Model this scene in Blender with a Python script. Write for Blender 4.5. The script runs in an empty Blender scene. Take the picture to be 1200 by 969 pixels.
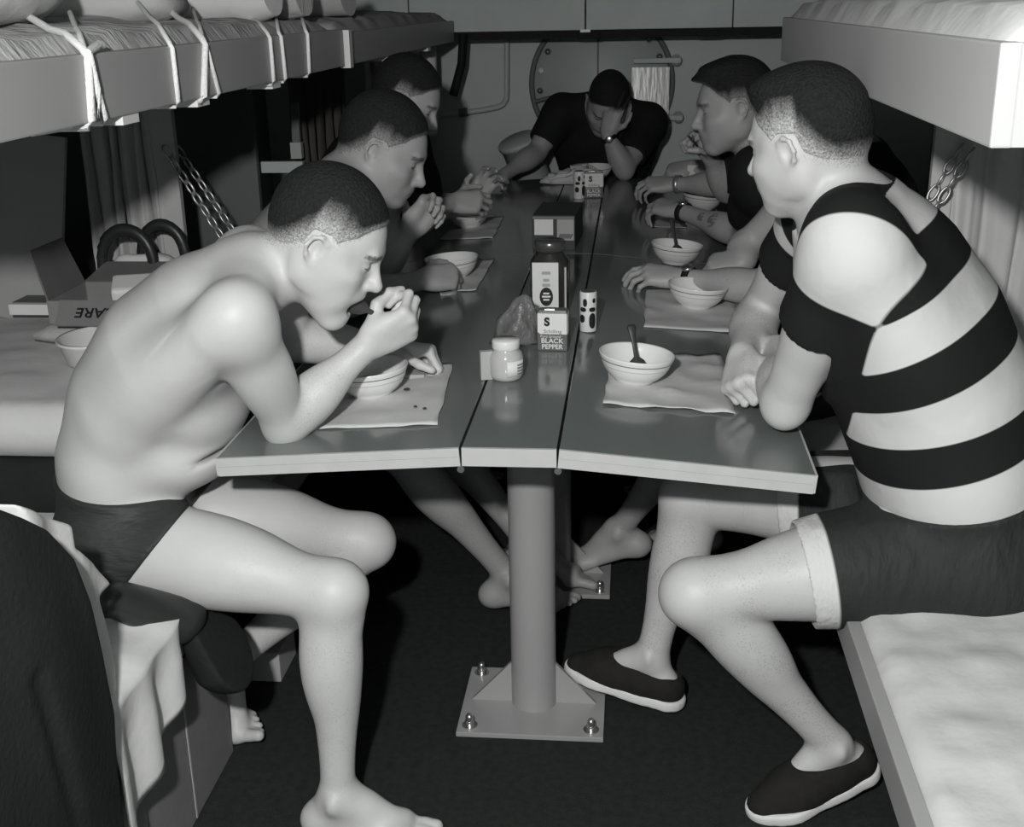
import bpy, bmesh, math, random
import numpy as np
from mathutils import Vector, Matrix

random.seed(7); rng = np.random.default_rng(7)
SC = bpy.context.scene
COL = SC.collection

# ------------------------------------------------------------------ camera
CAM_F, CAM_P, CAM_Y, CAM_R = 1400.0, .331, .105, -.020
CAM_C = np.array([.208, -1.910, 1.499])
def cam_rows():
    cy, sy = math.cos(CAM_Y), math.sin(CAM_Y)
    F = np.array([-sy*math.cos(CAM_P), cy*math.cos(CAM_P), -math.sin(CAM_P)])
    rt = np.array([cy, sy, 0]); up = np.cross(rt, F)
    c, s = math.cos(CAM_R), math.sin(CAM_R)
    return np.array([c*rt+s*up, -s*rt+c*up, F])
CM = cam_rows()
def px(u, v, X=None, Y=None, Z=None):
    w = CM.T @ np.array([(u-600)/CAM_F, (484.5-v)/CAM_F, 1.0])
    t = (X-CAM_C[0])/w[0] if X is not None else (Y-CAM_C[1])/w[1] if Y is not None else (Z-CAM_C[2])/w[2]
    return CAM_C + t*w
cam_d = bpy.data.cameras.new('camera'); cam = bpy.data.objects.new('camera', cam_d); COL.objects.link(cam)
cam_d.sensor_fit = 'HORIZONTAL'; cam_d.sensor_width = 36; cam_d.lens = CAM_F/1200*36; cam_d.clip_start = .05
mw = Matrix.Identity(4)
for i in range(3):
    mw[i][0] = CM[0][i]; mw[i][1] = CM[1][i]; mw[i][2] = -CM[2][i]; mw[i][3] = CAM_C[i]
cam.matrix_world = mw
SC.camera = cam

# ------------------------------------------------------------------ light: the photographer's flash + faint room light
wd = bpy.data.worlds.new('world'); SC.world = wd; wd.use_nodes = True
wd.node_tree.nodes['Background'].inputs[0].default_value = (.9, 1.0, .96, 1)
wd.node_tree.nodes['Background'].inputs[1].default_value = .003
ld = bpy.data.lights.new('flash', 'POINT'); ld.energy = 185; ld.shadow_soft_size = .035; ld.color = (1, 1, .985)
lo = bpy.data.objects.new('flash', ld); lo.location = (.0, -1.95, 1.74); COL.objects.link(lo)
SC.view_settings.view_transform = 'Standard'; SC.view_settings.look = 'None'
SC.view_settings.exposure = 0; SC.view_settings.gamma = 1; SC.view_settings.use_curve_mapping = False

# ------------------------------------------------------------------ materials
MATS = {}
def col(v, tint=(1, 1, 1)): return (v*tint[0], v*tint[1], v*tint[2], 1)
GREEN = (.95, 1.03, 1.0); WARM = (1.05, 1.0, .96)
def mat(name, v=.5, rough=.6, spec=.4, metal=0, tint=(1, 1, 1), var=.0, vscale=8, bump=.0, bscale=60, bdist=.004, stretch=None, trans=0, coat=0):
    if name in MATS: return MATS[name]
    m = bpy.data.materials.new(name); m.use_nodes = True; nt = m.node_tree; b = nt.nodes['Principled BSDF']
    b.inputs['Base Color'].default_value = col(v, tint); b.inputs['Roughness'].default_value = rough
    b.inputs['Specular IOR Level'].default_value = spec; b.inputs['Metallic'].default_value = metal
    b.inputs['Transmission Weight'].default_value = trans; b.inputs['Coat Weight'].default_value = coat
    tc = nt.nodes.new('ShaderNodeTexCoord'); out = tc.outputs['Object']
    if stretch:
        mp = nt.nodes.new('ShaderNodeMapping'); mp.inputs['Scale'].default_value = stretch
        nt.links.new(out, mp.inputs[0]); out = mp.outputs[0]
    if var:
        n = nt.nodes.new('ShaderNodeTexNoise'); n.inputs['Scale'].default_value = vscale; n.inputs['Detail'].default_value = 5
        nt.links.new(out, n.inputs['Vector'])
        r = nt.nodes.new('ShaderNodeMix'); r.data_type = 'RGBA'
        r.inputs[6].default_value = col(v*(1-var), tint); r.inputs[7].default_value = col(min(1, v*(1+var)), tint)
        nt.links.new(n.outputs['Fac'], r.inputs[0]); nt.links.new(r.outputs[2], b.inputs['Base Color'])
    if bump:
        n = nt.nodes.new('ShaderNodeTexNoise'); n.inputs['Scale'].default_value = bscale; n.inputs['Detail'].default_value = 4
        nt.links.new(out, n.inputs['Vector'])
        bp = nt.nodes.new('ShaderNodeBump'); bp.inputs['Strength'].default_value = bump; bp.inputs['Distance'].default_value = bdist
        nt.links.new(n.outputs['Fac'], bp.inputs['Height']); nt.links.new(bp.outputs[0], b.inputs['Normal'])
    MATS[name] = m
    return m
def skin_mat(name, v, hair=False):
    """skin whose hair comes from two vertex attributes: 'hair' (scalp, brow) and 'fuzz' (limbs)"""
    m = bpy.data.materials.new(name); m.use_nodes = True; nt = m.node_tree; b = nt.nodes['Principled BSDF']; N = nt.nodes.new
    b.inputs['Roughness'].default_value = .48; b.inputs['Specular IOR Level'].default_value = .22 if hair else .38
    tc = N('ShaderNodeTexCoord')
    def noise(s, d=3):
        n = N('ShaderNodeTexNoise'); n.inputs['Scale'].default_value = s; n.inputs['Detail'].default_value = d
        nt.links.new(tc.outputs['Object'], n.inputs['Vector']); return n.outputs['Fac']
    def attr(a):
        n = N('ShaderNodeAttribute'); n.attribute_name = a; return n.outputs['Fac']
    def math_(op, x, y, clamp=False):
        n = N('ShaderNodeMath'); n.operation = op; n.use_clamp = clamp
        for i, q in enumerate((x, y)):
            if isinstance(q, (int, float)): n.inputs[i].default_value = q
            else: nt.links.new(q, n.inputs[i])
        return n.outputs[0]
    # scalp: density breaks up through fine noise
    at = attr('hair'); nz = math_('MULTIPLY', math_('SUBTRACT', noise(330, 3), .5), 2.4)
    sc = math_('MULTIPLY', math_('ADD', math_('MULTIPLY', math_('SUBTRACT', at, .12), 1.2), math_('MULTIPLY', nz, math_('SUBTRACT', 1.05, at)), True), math_('MULTIPLY', at, 7, True))
    st = math_('MULTIPLY', math_('SUBTRACT', noise(300, 6), .50), 5, True)
    fz = math_('MULTIPLY', math_('MULTIPLY', attr('fuzz'), math_('MULTIPLY', st, math_('MULTIPLY', math_('SUBTRACT', noise(22, 3), .33), 3.2, True))), .40)
    fac = math_('MAXIMUM', sc, fz)
    mx0 = N('ShaderNodeMix'); mx0.data_type = 'RGBA'
    mx0.inputs[6].default_value = col(v*.86); mx0.inputs[7].default_value = col(v*1.1)
    nt.links.new(noise(9, 4), mx0.inputs[0])
    mx = N('ShaderNodeMix'); mx.data_type = 'RGBA'; mx.inputs[7].default_value = col(.022, GREEN)
    if hair:
        hv = N('ShaderNodeMix'); hv.data_type = 'RGBA'; hv.inputs[6].default_value = col(.004, GREEN); hv.inputs[7].default_value = col(.030, GREEN)
        nt.links.new(noise(170, 6), hv.inputs[0]); nt.links.new(hv.outputs[2], mx.inputs[7])
    nt.links.new(fac, mx.inputs[0]); nt.links.new(mx0.outputs[2], mx.inputs[6]); nt.links.new(mx.outputs[2], b.inputs['Base Color'])
    nt.links.new(math_('ADD', math_('MULTIPLY', fac, .34), .48), b.inputs['Roughness'])
    bp = N('ShaderNodeBump'); bp.inputs['Strength'].default_value = .9 if hair else .16; bp.inputs['Distance'].default_value = .006 if hair else .002
    nt.links.new(noise(190 if hair else 140, 6 if hair else 4), bp.inputs['Height']); nt.links.new(bp.outputs[0], b.inputs['Normal'])
    return m
def attr_mat(name, lo_, hi_, rough=.8, bump=.2, bscale=40, stretch=None, thr=True, spec=.25):
    """cloth with woven-in light and dark bands given by the vertex attribute 'tone'"""
    m = mat(name, .5, rough, spec, bump=bump, bscale=bscale, bdist=.014, stretch=stretch); nt = m.node_tree; b = nt.nodes['Principled BSDF']
    a = nt.nodes.new('ShaderNodeAttribute'); a.attribute_name = 'tone'
    mx = nt.nodes.new('ShaderNodeMix'); mx.data_type = 'RGBA'
    mx.inputs[6].default_value = col(lo_, GREEN); mx.inputs[7].default_value = col(hi_)
    mr = nt.nodes.new('ShaderNodeMapRange'); mr.inputs[1].default_value = .35; mr.inputs[2].default_value = .65
    nt.links.new(a.outputs['Fac'], mr.inputs[0]); nt.links.new(mr.outputs[0], mx.inputs[0]); nt.links.new(mx.outputs[2], b.inputs['Base Color'])
    return m

PAINT = mat('grey_enamel', .34, .32, .45, var=.06, vscale=5, bump=.05, bscale=90)
RAILP = mat('bunk_paint', .34, .42, .4, var=.07, vscale=4, bump=.05, bscale=120)
TOPL = mat('table_laminate', .17, .13, .55, tint=GREEN, var=.06, vscale=6, bump=.015, bscale=35)
EDGE = mat('table_edge', .48, .4, .5, var=.1, vscale=20)
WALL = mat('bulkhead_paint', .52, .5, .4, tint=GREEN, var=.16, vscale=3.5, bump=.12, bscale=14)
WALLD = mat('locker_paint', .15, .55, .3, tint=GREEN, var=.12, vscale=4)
CARPET = mat('carpet', .035, .95, .1, tint=GREEN, var=.5, vscale=55, bump=.8, bscale=420, bdist=.006)
CHINA = mat('china', .78, .16, .5, var=.02)
CHINAL = mat('china_line', .10, .2, .5)
PAPER = mat('paper_napkin', .62, .9, .1, var=.05, vscale=25, bump=.3, bscale=30)
SHEET = mat('bed_sheet', .60, .9, .15, var=.06, vscale=9, bump=.35, bscale=14, bdist=.012)
SHEETG = mat('mattress_ticking', .45, .9, .15, var=.16, vscale=10, bump=.5, bscale=22, bdist=.012, stretch=(1, 3, 1))
BLANK = mat('grey_blanket', .42, .95, .1, var=.12, vscale=12, bump=.4, bscale=60)
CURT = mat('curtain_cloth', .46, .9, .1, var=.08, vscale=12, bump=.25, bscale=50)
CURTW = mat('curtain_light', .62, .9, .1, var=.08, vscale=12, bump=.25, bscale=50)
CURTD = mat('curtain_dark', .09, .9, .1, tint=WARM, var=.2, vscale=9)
ROPE = mat('white_cord', .80, .8, .2, var=.1, vscale=90, bump=.6, bscale=240)
STEEL = mat('steel', .55, .25, .5, metal=.9, var=.1, vscale=30)
CHAIN = mat('chain_steel', .5, .35, .5, metal=.7)
DARKC = mat('dark_wool', .020, .9, .15, tint=GREEN, var=.25, vscale=14, bump=.4, bscale=90)
LEATH = mat('dark_leather', .022, .38, .45, tint=GREEN, var=.3, vscale=20, bump=.15, bscale=60)
RUBBER = mat('black_strap', .012, .7, .2, tint=GREEN)
CARD = mat('cardboard', .23, .85, .15, var=.14, vscale=14, bump=.2, bscale=50)
CARDL = mat('cardboard_light', .42, .85, .15, var=.1, vscale=14, bump=.2, bscale=50)
WHITE = mat('white_enamel', .74, .35, .4, var=.04)
WHITEP = mat('white_print', .76, .6, .3)
INK = mat('black_ink', .02, .5, .3)
GREYINK = mat('grey_ink', .20, .5, .3)
TINR = mat('tin_dark_print', .13, .35, .4)
SPOON = mat('steel_spoon', .10, .3, .5, metal=.6)
FOOD = mat('chili', .05, .45, .4, tint=WARM, var=.6, vscale=60, bump=.9, bscale=90, bdist=.01)

# ------------------------------------------------------------------ object helpers
def link(name, me, parent=None, m=None):
    o = bpy.data.objects.new(name, me); COL.objects.link(o)
    if m is not None and me is not None:
        me.materials.clear()
        for q in (m if isinstance(m, (list, tuple)) else [m]): me.materials.append(q)
    if parent is not None: o.parent = parent
    return o
def tag(o, label=None, cat=None, group=None, kind=None):
    if label: o['label'] = label
    if cat: o['category'] = cat
    if group: o['group'] = group
    if kind: o['kind'] = kind
    return o
def empty(name, loc=(0, 0, 0), rot=(0, 0, 0)):
    o = bpy.data.objects.new(name, None); COL.objects.link(o); o.location = loc; o.rotation_euler = rot; o.empty_display_size = .05
    return o
class MB:
    def __init__(s): s.v = []; s.f = []; s.m = []; s.sm = []
    def add(s, vs, fs, mi=0, smooth=False):
        o = len(s.v); s.v += [tuple(float(c) for c in v) for v in vs]
        s.f += [tuple(i+o for i in f) for f in fs]; s.m += [mi]*len(fs); s.sm += [smooth]*len(fs); return s
    def box(s, c, h, R=None, mi=0, bev=0):
        h = np.array(h, float); c = np.array(c, float)
        if bev <= 0:
            P = [(x, y, z) for x in (-1, 1) for y in (-1, 1) for z in (-1, 1)]
            vs = [np.array(p)*h for p in P]
            fs = [(0, 1, 3, 2), (4, 6, 7, 5), (0, 4, 5, 1), (2, 3, 7, 6), (0, 2, 6, 4), (1, 5, 7, 3)]
        else:
            bm = bmesh.new(); bmesh.ops.create_cube(bm, size=2)
            for v in bm.verts: v.co = Vector(np.array(v.co)*h)
            bmesh.ops.bevel(bm, geom=list(bm.edges), offset=bev, segments=2, affect='EDGES', profile=.6)
            vs = [np.array(v.co) for v in bm.verts]; bm.verts.index_update(); fs = [tuple(v.index for v in f.verts) for f in bm.faces]; bm.free()
        if R is not None: vs = [np.asarray(R) @ v for v in vs]
        return s.add([v+c for v in vs], fs, mi)
    def lathe(s, prof, c=(0, 0, 0), n=32, R=None, mi=0, mis=None, cap=True):
        vs = []; fs = []
        for r, z in prof:
            for k in range(n): a = 2*math.pi*k/n; vs.append((r*math.cos(a), r*math.sin(a), z))
        if R is not None: vs = [np.asarray(R) @ np.array(v) for v in vs]
        vs = [np.array(v)+np.array(c, float) for v in vs]
        for i in range(len(prof)-1):
            ff = [(i*n+k, i*n+(k+1) % n, (i+1)*n+(k+1) % n, (i+1)*n+k) for k in range(n)]
            o = len(s.v) if i == 0 else o
            if i == 0: s.add(vs, [])
            s.f += [tuple(q+o for q in f) for f in ff]; s.m += [mis[i] if mis else mi]*n; s.sm += [True]*n
        if cap:
            e = (len(prof)-1)*n; s.add(vs[:n], [tuple(reversed(range(n)))], mis[0] if mis else mi); s.add(vs[e:e+n], [tuple(range(n))], mis[-1] if mis else mi)
        return s
    def tube(s, pts, r, n=8, mi=0, closed=False):
        P = [np.array(p, float) for p in pts]; rs = r if isinstance(r, (list, tuple, np.ndarray)) else [r]*len(P)
        vs = []; fs = []; up = np.array([.31, .2, .93])
        for i, p in enumerate(P):
            t = (P[(i+1) % len(P)]-P[i-1]) if closed else P[min(i+1, len(P)-1)]-P[max(i-1, 0)]
            t = t/(np.linalg.norm(t)+1e-9); a = np.cross(t, up); a /= np.linalg.norm(a)+1e-9; b = np.cross(t, a)
            for k in range(n): th = 2*math.pi*k/n; vs.append(p+rs[i]*(math.cos(th)*a+math.sin(th)*b))
        m = len(P)
        for i in range(m if closed else m-1):
            j = (i+1) % m
            fs += [(i*n+k, j*n+k, j*n+(k+1) % n, i*n+(k+1) % n) for k in range(n)]
        s.add(vs, fs, mi, True)
        if not closed: s.add(vs[:n], [tuple(range(n))], mi); s.add(vs[(m-1)*n:], [tuple(reversed(range(n)))], mi)
        return s
    def prism(s, poly, z0, z1, R=None, c=(0, 0, 0), mi=0):
        n = len(poly); vs = [(x, y, z0) for x, y in poly]+[(x, y, z1) for x, y in poly]
        if R is not None: vs = [np.asarray(R) @ np.array(v) for v in vs]
        vs = [np.array(v)+np.array(c, float) for v in vs]
        return s.add(vs, [tuple(reversed(range(n))), tuple(range(n, 2*n))]+[(k, (k+1) % n, n+(k+1) % n, n+k) for k in range(n)], mi)
    def sheet(s, fn, nu, nv, th=.002, mi=0):
        """closed thin sheet: fn(u,v)->point, offset along local normals by th"""
        P = np.array([[fn(i/nu, j/nv) for j in range(nv+1)] for i in range(nu+1)], float)
        du = np.gradient(P, axis=0); dv = np.gradient(P, axis=1); N = np.cross(du, dv); N /= np.linalg.norm(N, axis=2, keepdims=True)+1e-9
        Q = P-N*th; W = nv+1; K = (nu+1)*W
        vs = list(P.reshape(-1, 3))+list(Q.reshape(-1, 3)); fs = []
        for i in range(nu):
            for j in range(nv):
                a, b, c, d = i*W+j, (i+1)*W+j, (i+1)*W+j+1, i*W+j+1
                fs += [(a, b, c, d), (K+a, K+d, K+c, K+b)]
        for i in range(nu): fs += [(i*W, K+i*W, K+(i+1)*W, (i+1)*W), (i*W+nv, (i+1)*W+nv, K+(i+1)*W+nv, K+i*W+nv)]
        for j in range(nv): fs += [(j, j+1, K+j+1, K+j), (nu*W+j, K+nu*W+j, K+nu*W+j+1, nu*W+j+1)]
        return s.add(vs, fs, mi, True)
    def build(s, name, m, parent=None, origin=None):
        me = bpy.data.meshes.new(name); v = s.v
        if origin is not None: v = [tuple(np.array(p)-np.array(origin)) for p in v]
        me.from_pydata(v, [], s.f); me.polygons.foreach_set('material_index', s.m); me.polygons.foreach_set('use_smooth', s.sm); me.update()
        o = link(name, me, parent, m)
        if origin is not None: o.location = origin
        return o
def rx(a): c, s = math.cos(a), math.sin(a); return np.array([[1, 0, 0], [0, c, -s], [0, s, c]])
def ry(a): c, s = math.cos(a), math.sin(a); return np.array([[c, 0, s], [0, 1, 0], [-s, 0, c]])
def rz(a): c, s = math.cos(a), math.sin(a); return np.array([[c, -s, 0], [s, c, 0], [0, 0, 1]])
def copy_tree(o, parent=None):
    c = o.copy(); COL.objects.link(c); c.parent = parent
    for ch in [x for x in COL.objects if x.parent == o]: copy_tree(ch, c)
    return c
def text_mesh(txt, size, th=.0004, bold=0):
    cu = bpy.data.curves.new('t', 'FONT'); cu.body = txt; cu.size = size; cu.extrude = th; cu.align_x = 'CENTER'; cu.align_y = 'CENTER'; cu.offset = bold
    o = bpy.data.objects.new('t', cu); COL.objects.link(o)
    dg = bpy.context.evaluated_depsgraph_get(); me = bpy.data.meshes.new_from_object(o.evaluated_get(dg))
    bpy.data.objects.remove(o); bpy.data.curves.remove(cu); return me
def text(txt, size, c, R, m, parent, name='lettering', bold=0, sx=1):
    """R columns: text right, text up, outward normal (world)"""
    me = text_mesh(txt, size, bold=bold); o = link(name, me, parent, m)
    M4 = Matrix(np.asarray(R).tolist()).to_4x4() @ Matrix.Diagonal((sx, 1, 1, 1)); M4.translation = Vector([float(q) for q in c]); 
    o.matrix_world = (parent.matrix_world.inverted() if parent else Matrix.Identity(4)) @ M4 if False else M4
    if parent is not None: o.matrix_parent_inverse = parent_world(parent).inverted()
    return o
def parent_world(p):
    M4 = Matrix.LocRotScale(p.location, p.rotation_euler, p.scale)
    return parent_world(p.parent) @ M4 if p.parent else M4
def wpos(p):
    L = np.zeros(3)
    while p is not None: L += np.array(p.location); p = p.parent
    return L
def _rel(self, name, m, parent):
    """world-coordinate geometry as a part of an unrotated parent"""
    L = wpos(parent); self.v = [tuple(np.array(p)-L) for p in self.v]
    return self.build(name, m, parent)
MB.rel = _rel
def noise3(p, s, seed=0):
    x, y, z = np.asarray(p)*s; a = seed*1.7
    return (math.sin(x*1.3+a)*math.cos(y*1.7+a*.3)+math.sin(y*2.3+z*1.9+a)*.6+math.sin(x*3.1-z*2.7+y*1.1+a)*.4)/2
# ================================================================== THE ROOM
def V_(*a): return np.array(a, float)
TZ, TL, DL, DR = .776, 1.678, .065, .090     # table top height, table length, droop of left / right leaf
XB = .59                                      # bunk fronts at x = -XB and +XB
def struct(o): return tag(o, kind='structure')
def named(o, label, cat): return tag(o, label, cat)
f = MB(); f.box((0, .5, -.05), (1.7, 3.7, .05)); o = struct(f.build('floor', CARPET)); named(o, 'dark low-pile carpet covering the whole compartment floor', 'floor')
w = MB(); w.box((0, 4.06, 1.05), (1.7, .06, 1.05)); wb = struct(w.build('wall_back', WALL)); named(wb, 'grey painted steel bulkhead with a round bolted hatch cover', 'wall')
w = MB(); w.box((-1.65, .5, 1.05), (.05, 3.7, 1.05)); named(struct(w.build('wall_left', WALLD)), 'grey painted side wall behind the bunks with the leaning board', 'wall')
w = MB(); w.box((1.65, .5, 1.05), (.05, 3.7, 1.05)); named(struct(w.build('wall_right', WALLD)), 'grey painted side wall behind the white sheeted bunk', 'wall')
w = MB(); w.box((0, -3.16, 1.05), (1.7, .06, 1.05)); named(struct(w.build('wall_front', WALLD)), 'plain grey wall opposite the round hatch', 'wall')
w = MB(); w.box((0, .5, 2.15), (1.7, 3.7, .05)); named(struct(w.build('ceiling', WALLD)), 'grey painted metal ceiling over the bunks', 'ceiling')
# cross beam in front of the bulkhead, three panels with joints
tb = empty('trim_1', (0, 3.60, 1.37)); struct(tb); named(tb, 'grey panelled beam running across in front of the bulkhead', 'beam')
for x0, x1 in ((-1.58, -.80), (-.795, -.018), (-.012, .62), (.625, 1.58)):
    MB().box(((x0+x1)/2, 3.62, 1.485), ((x1-x0)/2, .02, .105), bev=.003).rel('panel', WALL, tb)
MB().box((0, 3.63, 1.362), (1.58, .03, .016)).rel('shadow_strip', RUBBER, tb)  # black strip put in for the shadow gap below the beam
for x in (.0, .52): MB().box((x, 3.595, 1.358), (.05, .012, .014), bev=.003).rel('bracket', RUBBER, tb)
MB().box((-.015, 3.59, 1.377), (.022, .008, .006)).rel('tab', WHITE, tb)

# hatch on the bulkhead
hc = px(705, 98, Y=3.98); HR = .335
ht = empty('hatch_cover', (hc[0], 3.99, hc[2])); named(ht, 'round bolted hatch cover with swing handles on the grey bulkhead', 'hatch')
RX90 = rx(math.pi/2)
MB().lathe([(HR+.012, 0), (HR+.012, .012), (HR, .016), (HR-.012, .012), (HR-.012, 0)], (hc[0], 3.998, hc[2]), 64, RX90).rel('rim', WALLD, ht)
MB().lathe([(HR-.014, 0), (HR-.014, .006), (.001, .010)], (hc[0], 3.998, hc[2]), 64, RX90).rel('cover_plate', WALL, ht)
for k in range(20):
    a = 2*math.pi*k/20+.1
    MB().lathe([(.016, 0), (.016, .008), (.010, .016), (.001, .018)], (hc[0]+(HR-.04)*math.cos(a), 3.99, hc[2]+(HR-.04)*math.sin(a)), 10, RX90).rel('bolt', STEEL if k % 3 else WHITE, ht)
MB().box((hc[0]-.018, 3.985, hc[2]+.17), (.004, .004, .16)).rel('seam', WALLD, ht)
def swing_bar(u0, u1, v):
    a = px(u0, v, Y=3.93); b = px(u1, v, Y=3.93); m = MB(); m.box((a+b)/2, (abs(b[0]-a[0])/2, .010, .012), bev=.004)
    m.lathe([(.026, 0), (.026, .05), (.012, .055), (.012, .075)], (b[0]-.02, 3.985, b[2]), 16, RX90); m.rel('swing_handle', WALL, ht)
swing_bar(742, 798, 71); swing_bar(768, 800, 138)
a = px(627, 119, Y=3.95); b = px(651, 113, Y=3.95); MB().tube([a, b], .010, 8).rel('swing_handle', WALLD, ht)
# added glossy plate, tilted so its reflection stands for the flash glare on the hatch
c = px(762, 108, Y=3.96); MB().box(c, (.090, .006, .115), rx(-.088) @ rz(.02), bev=.002).rel('glare_plate', mat('glare_gloss', .34, .26, .6, var=.35, vscale=22, bump=.25, bscale=30, stretch=(1.6, 1, .35)), ht)
# bulkhead pipe
p = [px(594, 45, Y=3.95), px(594, 108, Y=3.95)]+[px(594-14*math.sin(t)-0, 108+14-14*math.cos(t)+0, Y=3.95) if False else px(580+14*math.cos(t), 112+14*math.sin(t), Y=3.95) for t in (.3, .8, 1.3)]+[px(560, 130, Y=3.95), px(500, 137, Y=3.95)]
pp = MB(); pp.tube(p, .013, 10); cp_ = pp.build('conduit_pipe', WALL); named(cp_, 'thin grey conduit pipe bending along the bulkhead', 'pipe')
MB().tube([px(548, 131, Y=3.945), px(538, 132.5, Y=3.945)], .02, 10).build('coupling', WALLD, cp_)
# tilted drum below the hatch
dv = np.array([-.30, -.25, .92]); dv /= np.linalg.norm(dv); zc = np.cross([0, 1, 0], dv); zc /= np.linalg.norm(zc); RD = np.array([zc, np.cross(dv, zc), dv]).T
dm = MB(); dm.lathe([(.088, 0), (.088, .25), (.098, .252), (.098, .272), (.092, .278), (.001, .280)], px(630, 226, Y=3.72), 28, RD)
named(dm.build('drum', WALL), 'grey cylindrical drum tilted against the bulkhead', 'drum')

# ------------------------------------------------------------------ bunks
def rounded_pad(x0, x1, y0, y1, z0, z1, nx, ny, amp, seed, puff=.02):
    """soft pad with a wrinkled top: returns MB"""
    m = MB(); vs = []; fs = []; W = ny+1
    def P(i, j, top):
        u, v = i/nx, j/ny; e = min(u, 1-u, v, 1-v); r = min(1, e/.06); k = math.sqrt(max(0, 1-(1-r)**2))
        x = x0+(x1-x0)*u; y = y0+(y1-y0)*v
        h = (z1-z0)/2*(.25+.75*k); zc_ = (z0+z1)/2
        if top: return (x, y, zc_+h+amp*k*(noise3((x, y, 0), 14, seed)+.6*noise3((x, y, 1), 31, seed+2))+puff*k*math.sin(math.pi*u)*math.sin(math.pi*v))
        return (x, y, zc_-h)
    for top in (1, 0):
        for i in range(nx+1):
            for j in range(ny+1): vs.append(P(i, j, top))
    K = (nx+1)*W
    for i in range(nx):
        for j in range(ny):
            a, b, c, d = i*W+j, (i+1)*W+j, (i+1)*W+j+1, i*W+j+1; fs += [(a, b, c, d), (K+a, K+d, K+c, K+b)]
    for i in range(nx): fs += [(i*W, K+i*W, K+(i+1)*W, (i+1)*W), (i*W+ny, (i+1)*W+ny, K+(i+1)*W+ny, K+i*W+ny)]
    for j in range(ny): fs += [(j, j+1, K+j+1, K+j), (nx*W+j, K+nx*W+j, K+nx*W+j+1, nx*W+j+1)]
    return m.add(vs, fs, 0, True)
def bunk(name, sx, y0, y1, zb, zt, label, group, tabs=(), end=True, railm=RAILP, seam=False):
    t = empty(name, (sx*.95, (y0+y1)/2, zb)); tag(t, label, 'bunk', group)
    xr = sx*(XB+.012)
    MB().box((xr, (y0+y1)/2, (zb+zt)/2), (.012, (y1-y0)/2, (zt-zb)/2), bev=.003).rel('side_rail', railm, t)
    MB().box((sx*1.33, (y0+y1)/2, (zb+zt)/2), (.012, (y1-y0)/2, (zt-zb)/2)).rel('wall_rail', railm, t)
    MB().box((sx*.965, (y0+y1)/2, zb+.02), (.36, (y1-y0)/2-.01, .008)).rel('base_board', WALLD, t)
    if end:
        for y in (y0+.012, y1-.012): MB().box((sx*.965, y, (zb+zt)/2), (.352, .012, (zt-zb)/2-.001)).rel('end_rail', railm, t)
    for y in tabs:
        MB().prism([(-.032, 0), (.032, 0), (.032, -.016), (-.032, -.016)], -.03, .03, np.array([[0, 0, 1], [1, 0, 0], [0, 1, 0]]), (sx*(XB+.034), y, zb+.001)).rel('bracket', WHITE, t)
    return t
UB = 'upper bunks along the walls'
bunk('upper_bunk', -1, -.60, 1.45, 1.343, 1.440, 'upper bunk lashed with white cords, grey side rail', UB, (-.02, .32, .80))
b2 = bunk('upper_bunk', -1, 1.475, 3.55, 1.343, 1.430, 'upper bunk with grey rail running on towards the light curtain', UB, (2.1, 2.9))
MB().box((-XB-.001, 1.485, 1.387), (.014, .018, .050)).rel('joint_plate', WHITE, b2)
bunk('upper_bunk', 1, -.55, 1.45, 1.340, 1.450, 'pale upper bunk above the man in the striped shirt', UB, (.42, .80, 1.25), railm=mat('bunk_paint_light', .50, .45, .4, var=.06, vscale=4))
LB = 'lower bunks used as seats'
bunk('lower_bunk', -1, -.80, 1.45, .395, .468, 'lower bunk seat with boxes stowed beneath it', LB)
bunk('lower_bunk', -1, 1.475, 3.55, .395, .468, 'lower bunk seat on the drum side', LB)
bunk('lower_bunk', 1, -.90, 1.45, .395, .462, 'lower bunk seat with white sheet and pale rail', LB)
bunk('lower_bunk', 1, 1.475, 3.55, .395, .462, 'lower bunk seat below the man raising his spoon', LB)
def mattress(x0, x1, y0, y1, z0, z1, m, label, nx=26, ny=70, amp=.006, seed=1, puff=.02):
    o = rounded_pad(x0, x1, y0, y1, z0, z1, nx, ny, amp, seed, puff).build('mattress', m, origin=((x0+x1)/2, (y0+y1)/2, z0)); return tag(o, label, 'mattress', 'bunk mattresses')
mattress(-1.30, -.615, -.58, 1.43, 1.374, 1.465, SHEETG, 'striped ticking mattress on the corded upper bunk', seed=3, amp=.008)
mattress(-1.30, -.615, 1.50, 3.53, 1.374, 1.462, BLANK, 'mattress on the upper bunk nearest the round hatch', seed=4, amp=.008)
mattress(.600, 1.30, -.53, 1.43, 1.372, 1.487, SHEET, 'white sheeted mattress on the pale upper bunk', seed=5)
mattress(-1.30, -.61, -.78, 1.43, .425, .490, SHEET, 'white sheeted mattress under the bare backed man', seed=6)
mattress(-1.30, -.61, 1.50, 3.53, .425, .490, BLANK, 'grey mattress under the men by the drum', seed=7)
mattress(.612, 1.30, -.88, 1.43, .425, .478, SHEET, 'rumpled white sheeted mattress under the man in stripes', nx=40, ny=120, amp=.007, seed=8, puff=.012)
mattress(.612, 1.30, 1.50, 3.53, .425, .478, BLANK, 'grey mattress under the man raising his spoon', seed=9)
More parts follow.
